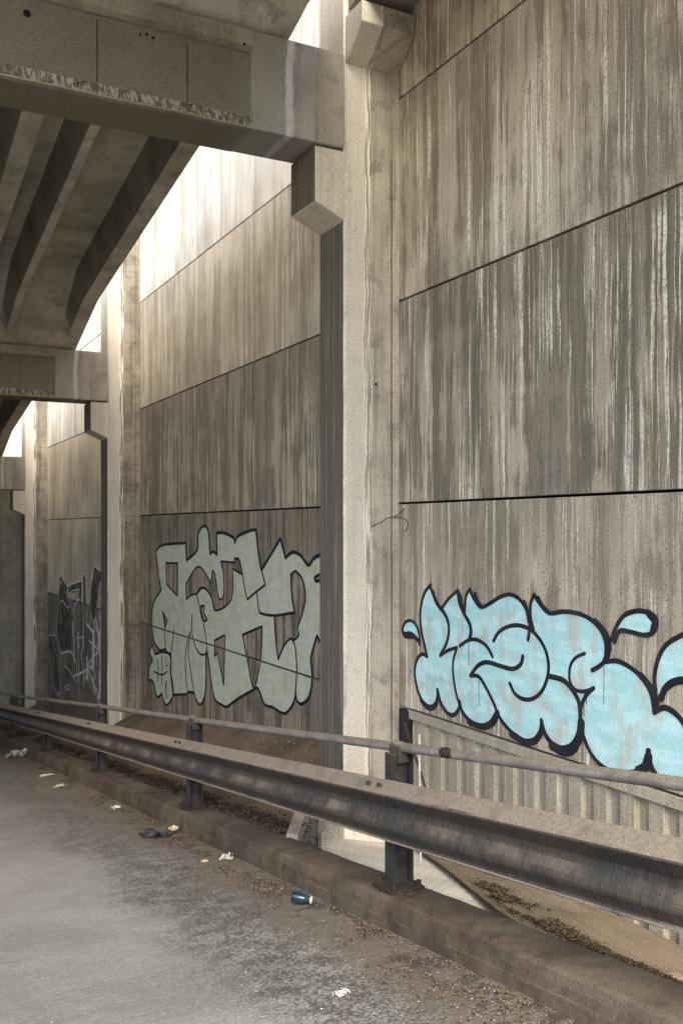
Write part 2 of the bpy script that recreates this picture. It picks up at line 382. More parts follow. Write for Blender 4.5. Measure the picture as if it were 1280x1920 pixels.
# brown embankment on the far side, cut off diagonally before the first column
def bank_start(x): return 6.14 + (x-2.8)*1.62 if x < 3.63 else 7.49
bxs = [2.80, 2.86, 3.0, 3.2, 3.4, 3.55, 3.62, 3.7, 3.8, 3.95, 4.1, 4.195]
def bank_h(x):
    if x < 3.3: return -1.385 + (x-2.8)*.12
    t = (x-3.3)/.9; return -1.325 + .425*t
bm = bmesh.new(); N_ = 150; top = []; bot = []
for j in range(N_+1):
    t = (j/N_)**1.4; rt = []; rb = []
    for x in bxs:
        y = bank_start(x)*(1-t) + 60*t
        zz = Z(bank_h(x), y) + .018*noise.noise(Vector((x*3, y*2, 0))) + .008*noise.noise(Vector((x*11, y*9, 0)))
        rt.append(bm.verts.new((x, y, zz))); rb.append(bm.verts.new((x, y, zz-.09)))
    top.append(rt); bot.append(rb)
for j in range(N_):
    for i in range(len(bxs)-1):
        bm.faces.new((top[j][i], top[j][i+1], top[j+1][i+1], top[j+1][i])); bm.faces.new((bot[j][i], bot[j+1][i], bot[j+1][i+1], bot[j][i+1]))
    bm.faces.new((top[j][0], top[j+1][0], bot[j+1][0], bot[j][0]))
for i in range(len(bxs)-1): bm.faces.new((top[0][i], bot[0][i], bot[0][i+1], top[0][i+1]))
tag(obj('embankment', bm, 'bank', smooth=False), kind='structure')
# dusty slab in front of the right-hand bay, also cut diagonally
def slab_end(x): return 3.45 + (x-2.82)*2.46
sxs = [2.815, 2.84, 2.95, 3.1, 3.3, 3.5, 3.7, 3.9, 4.1, 4.195]
def slab_h(x, y): return -1.405 - (x-2.8)*(.225+.12*min(2.2, max(0, 4.75-y)))
bm = bmesh.new(); top = []; bot = []; N_ = 90
for j in range(N_+1):
    t = 1-(1-j/N_)**1.3; rt = []; rb = []
    for x in sxs:
        y = (.9+(x-2.8)*.85)*(1-t) + slab_end(x)*t
        xx = x + (.028*max(0, min(1, (y-2.6)/.9)) if x < 2.9 else 0)
        zz = Z(slab_h(x, y), y) + .02*noise.noise(Vector((x*3, y*2.3, 5))) + .012*noise.noise(Vector((x*14, y*12, 0)))
        
        rt.append(bm.verts.new((xx, y, zz))); rb.append(bm.verts.new((xx, y, zz-.012)))
    top.append(rt); bot.append(rb)
for j in range(N_):
    for i in range(len(sxs)-1):
        bm.faces.new((top[j][i], top[j][i+1], top[j+1][i+1], top[j+1][i])); bm.faces.new((bot[j][i], bot[j+1][i], bot[j+1][i+1], bot[j][i+1]))
    bm.faces.new((top[j][0], top[j+1][0], bot[j+1][0], bot[j][0]))
for i in range(len(sxs)-1): bm.faces.new((top[N_][i], bot[N_][i], bot[N_][i+1], top[N_][i+1]))
tag(obj('side_slab', bm, 'slab', smooth=False), kind='structure')

# ribbed apron just below the slab, paled in colour so the triangular gap looks sunlit
bm = bmesh.new(); rows = []; NA = 70
for j in range(NA+1):
    row = []
    for x in (2.79, 3.0, 3.2, 3.4, 3.67, 3.9, 4.21):
        y = 3.3+(min(7.4, 2.02*x)-3.3)*j/NA
        row.append(bm.verts.new((x, y, Z(slab_h(x, y)-.05, y)-(.004 if j % 2 else 0)+.006*noise.noise(Vector((x*4, y*4, 1))))))
    rows.append(row)
for a_, b_ in zip(rows, rows[1:]):
    for i in range(6): bm.faces.new((a_[i], a_[i+1], b_[i+1], b_[i]))
tag(obj('apron', bm, 'base'), kind='structure')
# ------------------------------------------------------------------ retaining wall, bay by bay
def flat_panel_mesh(y0, y1, mat):
    bm = bmesh.new(); box(bm, 0, .16, 0, y1-y0, .009, PH-.009, bev=.006)
    me = bpy.data.meshes.new('wall_panel'); bm.to_mesh(me); bm.free(); me.materials.append(M[mat]); return me
def ribbed_mesh(length, band):
    """vertical trapezoid ribs recessed behind a smooth band along the top"""
    bm = bmesh.new(); P = .235; D_ = .034; zb = .009; zt = PH-.009-band
    pts = []; y = 0.0
    while y < length-.02:
        for dy, xx in ((0, .055), (.09, .055), (.105, .055-D_), (.220, .055-D_), (.235, .055)):
            if dy == 0 and pts: continue
            if y+dy <= length: pts.append((xx, y+dy))
        y += P
    lo = [bm.verts.new((x, yy, zb)) for x, yy in pts]; hi = [bm.verts.new((x, yy, zt)) for x, yy in pts]
    for i in range(len(pts)-1): bm.faces.new((lo[i], lo[i+1], hi[i+1], hi[i]))
    for a_ in (lo, hi):
        pass
    if band: box(bm, 0.0, .16, 0, length, zt, PH-.009, bev=.005)
    box(bm, .07, .16, 0, length, zb, zt-.002)
    me = bpy.data.meshes.new('ribbed_panel'); bmesh.ops.recalc_face_normals(bm, faces=bm.faces)
    bm.to_mesh(me); bm.free(); me.materials.append(M['corrugated']); return me
bay_labels = {
 -2: 'stained concrete retaining wall of the open ramp behind the viewer',
 -1: 'tall streaked concrete retaining wall with light blue graffiti, right of the nearest column',
 0: 'tall streaked concrete retaining wall with pale green graffiti, between the two nearest columns',
 1: 'tan concrete retaining wall with sketchy black and white graffiti, beyond the second column',
 2: 'narrow sliver of orange tinted concrete wall at the far left edge',
 3: 'last stretch of concrete retaining wall down the ramp'}
walls = {}
for k in range(-2, 4):
    y0 = cy(k)+CD-.02 if k > -2 else -30.; y1 = cy(k+1)+.02 if k > -2 else cy(-1)+.02
    root = empty('retaining_wall', (WALL, y0, JOINTS[0]), bay_labels[k], 'wall', 'retaining wall bays between the columns'); walls[k] = root
    L_ = y1-y0
    bm = bmesh.new(); box(bm, .165, .21, 0, L_, -.5, TOP-JOINTS[0]); obj('joint_backing', bm, 'gap', root)
    cache = {}
    for i in range(len(JOINTS)-1):
        # courses: 4 = between the two joints around eye level
        if k == -1: mat = {3:'corrugated', 2:'corrugated', 1:'corrugated', 0:'corrugated', 4:'panel_low', 5:'panel_dark'}.get(i, 'panel_light')
        elif k == 0: mat = {4:'panel_brown', 5:'panel_mid', 6:'panel_far2', 3:'panel_brown'}.get(i, 'panel_brown' if i < 4 else 'panel_clean_glow')
        elif k == -2: mat = 'panel_dark' if i % 2 else 'panel_light'
        else: mat = {4: 'panel_far', 5: 'panel_far'}.get(i, 'panel_brown' if i < 4 else 'panel_clean_glow')
        if mat == 'corrugated': me = cache.setdefault(('c', i == 3), ribbed_mesh(L_-.18, .075 if i == 3 else 0.))
        else: me = cache.setdefault(mat, flat_panel_mesh(y0, y1, mat))
        p = link('ribbed_panel' if mat == 'corrugated' else 'wall_panel', me, root, (0, 0, JOINTS[i]-JOINTS[0]))
        if mat == 'corrugated' and i == 3:
            pass
        if mat == 'corrugated' and i == 3: p['label'] = 'vertically ribbed pale wall panel below a smooth top band'
# wall across the road (out of the picture, shaped to shade and bounce light); ramp left open underneath for light
bm = bmesh.new(); sweep(bm, [(-5.65, -2.0), (-5.42, -2.0), (-5.42, 4.0), (-5.65, 4.0)], frange(6.5, 60, 24), 0)
sweep(bm, [(-5.65, -2.0), (-5.42, -2.0), (-5.42, -.4), (-5.65, -.4)], frange(-48, 6.49, 24), 0)
tag(obj('unseen_side_wall', bm, 'panel_dark'), 'long unseen streaked concrete wall across the road, shaped for the light', 'wall')

# ------------------------------------------------------------------ columns
BT, BB = 4.95, 4.16                                   # cross beam top / bottom above the grade line
col_labels = {-1: 'concrete column just behind the viewer', 0: 'nearest tall concrete column, pale and water streaked, with a dark corbel',
 1: 'second concrete column, mottled grey, between the green graffiti and the black and white one', 2: 'third concrete column with a narrow corbel near the left edge',
 3: 'fourth concrete column down the ramp', 4: 'farthest concrete column down the ramp'}
for k in range(-1, 5):
    y = cy(k); bot = Z(BB, y) - EYE
    root = empty('concrete_column', (CF, y, Z(-1.3, y)), col_labels[k], 'column', 'columns along the retaining wall')
    L = root.location
    mt = 'column' if k < 1 else 'column_far'
    bm = bmesh.new()
    ch = .022
    pts = [(0, ch), (ch, 0), (.455, 0), (.455, -.022), (.523, -.022), (.523, CD), (ch, CD), (0, CD-ch)]
    zs = [JOINTS[0]-L.z-.5] + frange(-3.2, TOP-L.z-.05, 190)
    rings = []
    for z_ in zs:
        ring = []
        for i, (px, py) in enumerate(pts):
            p = Vector((i*3.1+k*5, z_*1.7, 0)); j_ = .004*noise.noise(p)+.002*noise.noise(p*4)+(.005*max(0, noise.noise(p*7+Vector((2, 2, 2)))-.25) if i in (0, 1, 2) else 0)
            ring.append(bm.verts.new((px+j_, py+j_*.6, z_)))
        rings.append(ring)
    for a_, b_ in zip(rings, rings[1:]):
        for i in range(len(pts)): bm.faces.new((a_[i], a_[(i+1) % len(pts)], b_[(i+1) % len(pts)], b_[i]))
    bm.faces.new(rings[-1])
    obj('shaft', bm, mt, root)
    if k == 0:
        bm = bmesh.new(); zt_ = Z(-1.42, y)-L.z
        box(bm, -.006, .46, -.008, CD+.004, zt_-1.8, zt_, bev=.004); fo = obj('added_foot_sleeve', bm, 'base', root); fo['label'] = 'added sleeve on the column foot below the slab level, paled as if sunlit'  # added sleeve, its pale colour stands in for sunlight on the foot
    b0 = EYE+bot-L.z                                   # corbel carrying the cross beam
    bm = bmesh.new(); poly_prism(bm, [(-.275, b0-.012), (.01, b0-.012), (.01, b0-.60), (-.275, b0-.47)], 'y', .003, CD-.004, bev=.012)
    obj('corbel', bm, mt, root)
    c0 = b0 + 1.13                                     # upper corbel on the near face
    bm = bmesh.new(); poly_prism(bm, [(-.285, c0), (.01, c0), (.01, c0-.40), (-.06, c0-.36), (-.285, c0-.17)], 'x', .012, .522, bev=.012)
    if k < 1: obj('upper_corbel', bm, mt, root)
    else: bm.free()
    for q, (zz, sx) in enumerate(((2.3, .3),)):     # small form-tie holes
        bm = bmesh.new(); r = bmesh.ops.create_circle(bm, cap_ends=True, radius=.013, segments=10)
        bmesh.ops.rotate(bm, verts=bm.verts, cent=(0,0,0), matrix=Matrix.Rotation(math.pi/2, 3, 'X'))
        bmesh.ops.translate(bm, verts=bm.verts, vec=(sx, -.012, zz+1.2)); obj('tie_hole', bm, 'gap', root)

# pier standing on the wall beyond the third column
bm = bmesh.new(); box(bm, 0, .75, 0, .5, -4, 4.4, bev=.02)
p_ = obj('wall_pier', bm, 'beam', loc=(3.2, cy(2)+1.6, Z(0, cy(2)))); tag(p_, 'dark concrete pier in the shade behind the third column', 'pier')

# ------------------------------------------------------------------ cross beams
beam_labels = {-1: 'concrete cross beam just behind the viewer', 0: 'nearest concrete cross beam over the road, with a long recessed side and white drip marks',
 1: 'second concrete cross beam with a bluish white stain near its end', 2: 'third small concrete cross beam at the left edge', 3: 'fourth concrete cross beam down the ramp', 4: 'farthest concrete cross beam down the ramp'}
def beam_mat():
    m = NT('stained_beam_concrete', .9)
    v = m.vec(m.add(m.x, m.mul(m.rand, 9.)), m.y, m.z)
    a = m.noise(v, 1.6, 6, .6); b = m.noise(v, 6, 5, .65)
    c = m.mix(m.ramp(a, .38, .64), (.33,.30,.235), (.225,.21,.168))
    c = m.mix(m.mul(m.ramp(b, .52, .7), .5), c, (.12,.11,.09))
    st = m.noise(m.vec(m.mul(m.x, 9.), 0., m.mul(m.z, .6)), 1, 5, .7)
    c = m.mix(m.mul(m.ramp(st, .52, .66), .35), c, (.13,.115,.09))
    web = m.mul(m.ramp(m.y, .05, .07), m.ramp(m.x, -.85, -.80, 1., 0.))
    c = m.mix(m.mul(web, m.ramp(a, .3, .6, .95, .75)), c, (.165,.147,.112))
    xr = m.add(m.x, m.mul(m.add(m.noise(m.vec(0., 0., m.mul(m.z, 2.)), 1, 3), -.5), .12))
    s1 = m.mul(m.ramp(xr, -1.05, -.72), m.ramp(xr, -.60, -.50, 1., 0.))         # bluish wash by the beam end
    s1 = m.mul(s1, m.ramp(b, .3, .62, .35, 1.))
    c = m.mix(m.mul(s1, .45), c, (.30,.325,.34))
    s2 = m.mul(m.ramp(xr, -.56, -.53), m.ramp(xr, -.50, -.46, 1., 0.)); c = m.mix(m.mul(s2, m.ramp(b, .3, .6, .25, .8)), c, (.58,.58,.59))
    s3 = m.mul(m.ramp(xr, -.44, -.40), m.ramp(xr, -.30, -.26, 1., 0.)); c = m.mix(m.mul(s3, m.ramp(b, .3, .6, .15, .5)), c, (.42,.36,.37))
    c, g = m.grain(c, .2); m.col(c); m.bump(m.add(m.mul(b, 1.2), g), .007, .6); return m.m
M['beam_s'] = beam_mat()
def drip_mat():
    m = NT('lime_drips', .9)
    v = m.vec(m.mul(m.x, 34.), m.mul(m.y, 4.), m.mul(m.z, 7.))
    a = m.noise(v, 1, 4, .75); b = m.noise(m.obj, 26, 4, .8); c0 = m.noise(m.vec(m.mul(m.x, 2.), 0., 0.), 1, 3, .6)
    f = m.mul(m.ramp(m.add(m.mul(a, .65), m.mul(b, .35)), .45, .56), m.ramp(c0, .32, .5, .35, 1.))
    c = m.mix(m.mul(f, .9), (.12,.105,.082), (.50,.46,.36)); m.col(c); m.bump(m.add(f, b), .003, .5); return m.m
M['drip'] = drip_mat()
def beam_mesh():
    """near-face outline steps: solid end block, recessed web, sloped ledge with lime drips. origin at the beam end (x=0), near face y=0, bottom z=0"""
    bm = bmesh.new(); L_ = 9.1; H_ = BT-BB; Wd = .52; R = .075; E_ = .83
    def quad(pts, mi=0):
        f = bm.faces.new([bm.verts.new(p) for p in pts]); f.material_index = mi
    # end blocks
    box(bm, -E_, 0, 0, Wd, 0, H_, bev=.018)
    box(bm, -L_, -L_+E_, 0, Wd, 0, H_, bev=.018)
    x0, x1 = -L_+E_-.01, -E_+.01
    zt0, zb1, zb0 = H_-.13, .125, .014
    prof = [(0, .002), (0, zb0), (R, zb1), (R, zt0-.03), (0, zt0), (0, H_-.002), (Wd, H_-.002), (Wd, zt0), (Wd-R, zt0-.03), (Wd-R, zb1), (Wd, zb0), (Wd, .002)]
    NX = 60
    rings = []
    for j in range(NX+1):
        x = x0+(x1-x0)*j/NX
        rings.append([bm.verts.new((x, p[0]+.004+.003*noise.noise(Vector((x*2, i*3, 0))), p[1]+.004*noise.noise(Vector((x*3, i*5, 2))))) for i, p in enumerate(prof)])
    n = len(prof)
    for a_, b_ in zip(rings, rings[1:]):
        for i in range(n):
            f = bm.faces.new((a_[i], b_[i], b_[(i+1) % n], a_[(i+1) % n]))
            if i == 1: f.material_index = 1
    bmesh.ops.recalc_face_normals(bm, faces=bm.faces)
    me = bpy.data.meshes.new('beam_body'); bm.to_mesh(me); bm.free()
    me.materials.append(M['beam_s']); me.materials.append(M['drip']); return me
bme = beam_mesh()
for k in range(-1, 5):
    y = cy(k)-.025
    root = empty('cross_beam', (3.665, y, Z(BB, y)), beam_labels[k], 'beam', 'cross beams carried by the columns')
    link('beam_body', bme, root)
    for hx, hz, r_ in ((-2.55, .52, .03), (-1.62, .57, .014), (-1.67, .585, .012), (-1.72, .57, .01), (-.9, .66, .012), (-1.35, .08, .008), (-2.2, .06, .008)):
        bm = bmesh.new(); bmesh.ops.create_cone(bm, cap_ends=True, radius1=r_, radius2=r_*.9, depth=.006, segments=10)
        bmesh.ops.rotate(bm, verts=bm.verts, cent=(0,0,0), matrix=Matrix.Rotation(math.pi/2, 3, 'X'))
        yy = .077 if .2 < hz < .62 else .002
        if k in (0, 1): obj('form_hole', bm, 'gap', root, (hx, yy+.002, hz))
    if k in (0, 1):                                       # fine vertical casting joints on the web
        for hx in (-1.35, -2.05, -3.3):
            bm = bmesh.new(); box(bm, -.002, .002, 0, .006, .135, .60); obj('casting_joint', bm, 'gap', root, (hx, .073, 0))

# beam running along the wall above the right-hand bay, on the upper corbels
bm = bmesh.new(); sweep(bm, [(3.70, 5.335), (4.19, 5.335), (4.19, 6.0), (3.70, 6.0)], frange(cy(-1)+CD, cy(0)-.03, 12), 0, loc=(3.7, cy(0), 0))
tag(obj('edge_beam', bm, 'beam', loc=(3.7, cy(0), 0)), 'concrete beam along the wall top resting on the upper corbel of the nearest column', 'beam')

# ------------------------------------------------------------------ ribbed deck units (double stems, solid ends)
UW = 1.55
def deck_mesh(L_):
    bm = bmesh.new()
    R_ = 1.68
    ys = [.0, .02] + frange(.12, R_, 8) + frange(R_+.3, L_-R_-.3, 14) + frange(L_-R_, L_-.12, 8) + [L_-.02, L_]
    HS, HF, HT = .28, .72, .98
    S = (.43, .53, 1.34, 1.545)
    for y in ys: pass
    rings = []
    for y in ys:
        t = min(1, min(y, L_-y)/R_); hs = .01 + (HS-.01)*t
        hf = hs + (HF-HS)*max(0, min(1, (min(y, L_-y)-.12)/(R_*.95)))
        dz = -G*y
        prof = [(.004, hf+.12), (.028, hf+.10), (.03, hf), (S[0]-.12, hf), (S[0]-.10, hf-.004), (S[0], hs), (S[1], hs), (S[1]+.10, hf-.004), (S[1]+.12, hf), (S[2]-.12, hf), (S[2]-.10, hf-.004), (S[2], hs), (S[3], hs), (S[3]+.002, hs+.12), (UW-.02, hf), (UW-.004, hf+.1), (UW-.004, HT), (.004, HT)]
        rings.append([bm.verts.new((p[0], y, p[1]+dz+.004*noise.noise(Vector((i*4, y*1.4, 0))))) for i, p in enumerate(prof)])
    n = len(rings[0])
    for a_, b_ in zip(rings, rings[1:]):
        for i in range(n): bm.faces.new((a_[i], b_[i], b_[(i+1) % n], a_[(i+1) % n]))
    bm.faces.new(rings[0]); bm.faces.new(rings[-1][::-1])
    bmesh.ops.recalc_face_normals(bm, faces=bm.faces)
    me = bpy.data.meshes.new('deck_unit'); bm.to_mesh(me); bm.free(); me.materials.append(M['deck']); return me
dme = deck_mesh(BAY-.04)
ordn = ['outermost', 'second', 'third', 'fourth', 'fifth', 'sixth']
span = {-1: 'in front of the nearest cross beam', 0: 'between the first two cross beams', 1: 'beyond the second cross beam, almost black', 2: 'beyond the third cross beam', 3: 'beyond the fourth cross beam'}
for k in range(-1, 4):
    for j in range(6 if k > -1 else 3):
        y = cy(k)+CD/2+.02
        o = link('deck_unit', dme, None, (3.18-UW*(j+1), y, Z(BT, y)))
        tag(o, f'{ordn[j]} ribbed concrete deck unit from the wall side, {span[k]}', 'deck unit', 'ribbed deck units of the overpass')

# ------------------------------------------------------------------ graffiti
BLUE_FILL = [[(6.478,1.062),(6.421,1.028),(6.378,0.949),(6.296,0.891),(6.2,0.979),(6.071,1.058),(6.013,0.991),(5.977,0.906),(5.953,1.03),(5.909,1.079),(5.85,1.011),(5.764,0.948),(5.637,0.991),(5.515,1.044),(5.396,1.068),(5.294,1.039),(5.219,0.965),(5.194,0.927),(5.182,1.015),(5.141,1.08),(5.074,1.019),(4.98,0.965),(4.843,0.986),(4.691,0.984),(4.565,0.95),(4.474,0.88),(4.434,0.799),(4.44,0.711),(4.327,0.721),(4.214,0.694),(4.123,0.638),(4.061,0.56),(4.038,0.471),(3.957,0.501),(3.865,0.481),(3.799,0.435),(3.735,0.32),(3.735,0.118),(3.965,0.063),(4.008,0.079),(4.061,0.14),(4.087,0.215),(4.132,0.124),(4.214,0.065),(4.327,0.035),(4.464,0.043),(4.586,0.102),(4.652,0.205),(4.734,0.138),(4.855,0.079),(4.957,0.085),(5.031,0.139),(5.069,0.217),(5.097,0.126),(5.194,0.068),(5.319,0.059),(5.449,0.096),(5.55,0.171),(5.637,0.106),(5.749,0.068),(5.894,0.067),(6.013,0.116),(6.059,0.134),(6.13,0.087),(6.225,0.088),(6.312,0.137),(6.355,0.221),(6.401,0.131),(6.478,0.091),(6.581,0.111),(6.658,0.174),(6.711,0.28),(6.704,0.395),(6.633,0.47),(6.512,0.484),(6.564,0.581),(6.616,0.726),(6.605,0.877),(6.546,1.002)],[(6.626,0.634),(6.658,0.631),(6.74,0.661),(6.867,0.652),(6.878,0.686),(6.83,0.733),(6.747,0.744),(6.675,0.711)],[(4.369,0.848),(4.346,0.92),(4.285,0.998),(4.177,1.04),(4.078,1.026),(4.052,0.988),(4.061,0.941),(4.123,0.917),(4.233,0.917),(4.327,0.917)],[(4.031,0.578),(4.034,0.658),(4.008,0.76),(3.94,0.861),(3.815,0.935),(3.642,0.962),(3.581,0.845),(3.704,0.704),(3.823,0.687),(3.923,0.647),(3.991,0.565)]]
BLUE_LINES = [(0.0345,[(6.461,1.076),(6.546,1.012),(6.598,0.915),(6.619,0.819),(6.605,0.708),(6.564,0.6),(6.512,0.484)]),(0.0345,[(6.512,0.484),(6.581,0.495),(6.651,0.458),(6.697,0.377),(6.697,0.282),(6.651,0.175),(6.564,0.095),(6.461,0.079),(6.378,0.126),(6.355,0.203),(6.358,0.235)]),(0.047,[(6.598,0.108),(6.512,0.067),(6.428,0.077),(6.368,0.124)]),(0.0345,[(6.468,1.068),(6.378,0.949),(6.296,0.891),(6.215,0.816),(6.193,0.729),(6.225,0.627),(6.312,0.518)]),(0.0407,[(6.421,1.023),(6.378,0.949),(6.302,0.89)]),(0.0282,[(6.312,0.518),(6.2,0.571),(6.081,0.607)]),(0.0282,[(6.296,0.891),(6.2,0.979),(6.065,1.055)]),(0.0376,[(6.071,1.054),(6.044,0.963),(5.989,0.888),(5.909,0.808),(5.891,0.741),(5.909,0.696)]),(0.0313,[(6.035,1.025),(6.013,0.965),(5.995,0.922)]),(0.0313,[(6.044,0.624),(5.923,0.682),(5.807,0.694),(5.693,0.659),(5.623,0.592)]),(0.0282,[(6.081,0.607),(6.13,0.504),(6.137,0.414),(6.105,0.277),(6.05,0.162)]),(0.0376,[(6.355,0.228),(6.312,0.137),(6.215,0.072),(6.13,0.069),(6.059,0.125),(6.044,0.189)]),(0.0376,[(6.044,0.181),(6.007,0.117),(5.894,0.059),(5.749,0.056),(5.637,0.106),(5.569,0.193)]),(0.047,[(5.923,0.053),(5.749,0.046),(5.61,0.106),(5.555,0.187)]),(0.0282,[(5.909,1.076),(5.959,1.012),(5.977,0.88)]),(0.0313,[(5.909,1.076),(5.859,1.01),(5.764,0.948),(5.637,0.991),(5.515,1.044),(5.409,1.064),(5.307,1.038),(5.224,0.964),(5.19,0.857),(5.207,0.761)]),(0.0345,[(5.841,1.045),(5.812,0.996),(5.755,0.952)]),(0.0407,[(5.249,1.018),(5.219,0.965),(5.194,0.888)]),(0.0313,[(5.61,0.71),(5.542,0.783),(5.422,0.835),(5.294,0.85),(5.17,0.827),(5.062,0.753),(5.003,0.659),(4.998,0.552),(5.05,0.437),(5.146,0.36),(5.256,0.334),(5.358,0.358),(5.417,0.422)]),(0.0345,[(5.269,0.635),(5.294,0.576),(5.383,0.532),(5.528,0.534),(5.693,0.541),(5.807,0.498),(5.9,0.412)]),(0.0313,[(5.9,0.412),(5.792,0.418),(5.707,0.354),(5.61,0.252),(5.528,0.15),(5.396,0.077),(5.244,0.046),(5.121,0.086),(5.074,0.162),(5.069,0.22)]),(0.0533,[(5.396,0.064),(5.244,0.035),(5.134,0.068),(5.074,0.131)]),(0.0376,[(5.066,0.218),(5.031,0.139),(4.957,0.085),(4.855,0.073),(4.755,0.118),(4.691,0.212),(4.678,0.303),(4.691,0.403),(4.744,0.469),(4.843,0.528),(4.991,0.535)]),(0.069,[(4.957,0.07),(4.843,0.055),(4.744,0.098),(4.68,0.2),(4.669,0.275)]),(0.0313,[(5.141,1.08),(5.18,1.015),(5.182,0.92),(5.15,0.837)]),(0.0313,[(5.141,1.08),(5.074,1.015),(4.98,0.965),(4.843,0.986),(4.691,0.984),(4.565,0.95),(4.474,0.88),(4.44,0.798),(4.464,0.696),(4.565,0.632)]),(0.0345,[(5.097,1.06),(5.062,1.016),(4.984,0.965)]),(0.047,[(4.544,0.945),(4.454,0.882),(4.42,0.801),(4.444,0.713)]),(0.0251,[(4.638,0.73),(4.723,0.693),(4.777,0.627),(4.781,0.537),(4.734,0.485),(4.648,0.483),(4.555,0.519)]),(0.0313,[(4.555,0.519),(4.627,0.457),(4.674,0.362),(4.659,0.219),(4.586,0.102),(4.484,0.039),(4.365,0.026),(4.214,0.061),(4.141,0.102),(4.096,0.179),(4.087,0.219)]),(0.0313,[(4.46,0.697),(4.346,0.718),(4.233,0.691),(4.141,0.642),(4.069,0.559),(4.043,0.454)]),(0.047,[(4.15,0.655),(4.069,0.592),(4.026,0.513)]),(0.0345,[(4.043,0.454),(3.965,0.494),(3.881,0.472),(3.815,0.417),(3.751,0.317)]),(0.0627,[(4.168,0.079),(4.114,0.115),(4.087,0.181)]),(0.0376,[(4.091,0.214),(4.069,0.131),(4.026,0.082),(4.0,0.048)]),(0.0282,[(6.616,0.566),(6.675,0.622),(6.856,0.615),(6.904,0.67),(6.849,0.737),(6.754,0.759),(6.668,0.721),(6.626,0.649),(6.616,0.566)]),(0.0407,[(6.867,0.635),(6.758,0.646),(6.668,0.607)]),(0.0313,[(4.395,0.846),(4.362,0.919),(4.293,1.002),(4.177,1.042),(4.069,1.032),(4.026,0.99),(4.052,0.928),(4.123,0.901),(4.233,0.909),(4.327,0.906),(4.369,0.834)]),(0.047,[(4.087,1.032),(4.034,0.99),(4.055,0.932)]),(0.0313,[(4.034,0.575),(4.043,0.656),(4.017,0.766),(3.948,0.866),(3.815,0.941)]),(0.0439,[(3.991,0.545),(3.957,0.609),(3.881,0.66),(3.751,0.687)])]
GREEN_FILL = [(14.294,1.188),(13.939,1.292),(12.809,1.338),(12.787,1.09),(12.302,1.253),(12.267,1.459),(12.06,1.577),(11.86,1.506),(11.794,1.201),(11.665,1.237),(11.519,1.203),(11.538,1.485),(11.261,1.486),(10.937,1.429),(10.88,1.363),(10.767,1.451),(10.36,1.519),(10.194,1.525),(10.128,1.276),(10.037,1.056),(9.489,1.433),(9.354,1.219),(9.17,1.287),(8.959,1.256),(8.775,1.162),(8.637,1.239),(8.333,1.314),(7.873,1.005),(7.873,0.369),(8.513,0.396),(8.567,0.45),(8.656,0.313),(8.716,0.185),(8.684,0.0),(8.755,-0.2),(8.938,-0.309),(9.064,-0.285),(9.089,-0.164),(9.127,-0.313),(9.301,-0.454),(9.435,-0.492),(9.712,-0.474),(9.928,-0.482),(10.052,-0.387),(10.143,-0.323),(10.281,-0.364),(10.795,-0.555),(11.141,-0.705),(11.291,-0.72),(11.601,-0.684),(11.762,-0.435),(11.834,-0.223),(11.893,-0.13),(11.953,-0.16),(11.946,-0.416),(11.993,-0.691),(12.163,-0.85),(12.337,-0.826),(12.443,-0.739),(12.72,-0.77),(12.749,-0.801),(13.394,-0.911),(13.5,-0.655),(13.5,-0.321),(13.683,-0.317),(13.785,-0.278),(13.922,-0.312),(14.115,-0.316),(14.385,-0.203),(14.505,0.128),(14.385,0.4),(13.992,0.601),(14.097,0.754),(14.204,0.983)]
GREEN_HOLES = [[(13.768,1.022),(13.178,1.041),(13.194,0.555),(13.751,0.708)],[(12.809,0.757),(12.267,1.025),(11.762,0.822),(11.71,0.99),(11.601,0.94),(11.476,0.664),(11.371,0.632),(11.279,0.719),(11.291,0.953),(11.395,1.12),(10.92,1.122),(10.908,1.166),(10.739,1.161),(10.628,0.982),(10.966,1.04),(11.012,0.652),(11.601,0.471),(11.762,0.646),(12.06,0.74),(12.316,0.656),(12.587,0.605),(12.794,0.533)],[(13.939,0.278),(13.683,0.16),(13.81,0.022)],[(12.163,0.489),(12.013,0.506),(12.027,0.404),(11.893,0.326),(12.06,0.3),(12.19,0.414)],[(11.62,0.076),(11.231,0.192),(11.273,-0.472),(11.507,-0.074),(11.62,-0.131)],[(10.628,0.252),(10.012,0.41),(10.052,0.039),(10.23,-0.336),(10.307,-0.328),(10.493,0.005)],[(9.214,1.043),(9.085,1.084),(8.918,1.003),(8.844,0.832),(8.918,0.652),(9.043,0.482),(9.001,0.415),(9.115,0.35),(9.235,0.347),(9.39,0.257),(9.549,0.082),(9.609,0.242),(9.665,0.559),(9.127,0.644),(9.192,0.828)]]
GREEN_TAG = [(14.478,-0.291),(14.34,-0.42),(14.027,-0.357),(13.641,-0.33),(13.5,-0.407),(13.558,-0.589),(13.419,-0.743),(13.435,-0.943),(13.725,-1.119),(13.922,-1.045),(13.965,-0.976),(14.222,-1.073),(14.431,-0.877),(14.665,-0.871),(14.665,-0.685),(14.478,-0.528),(14.646,-0.416)]
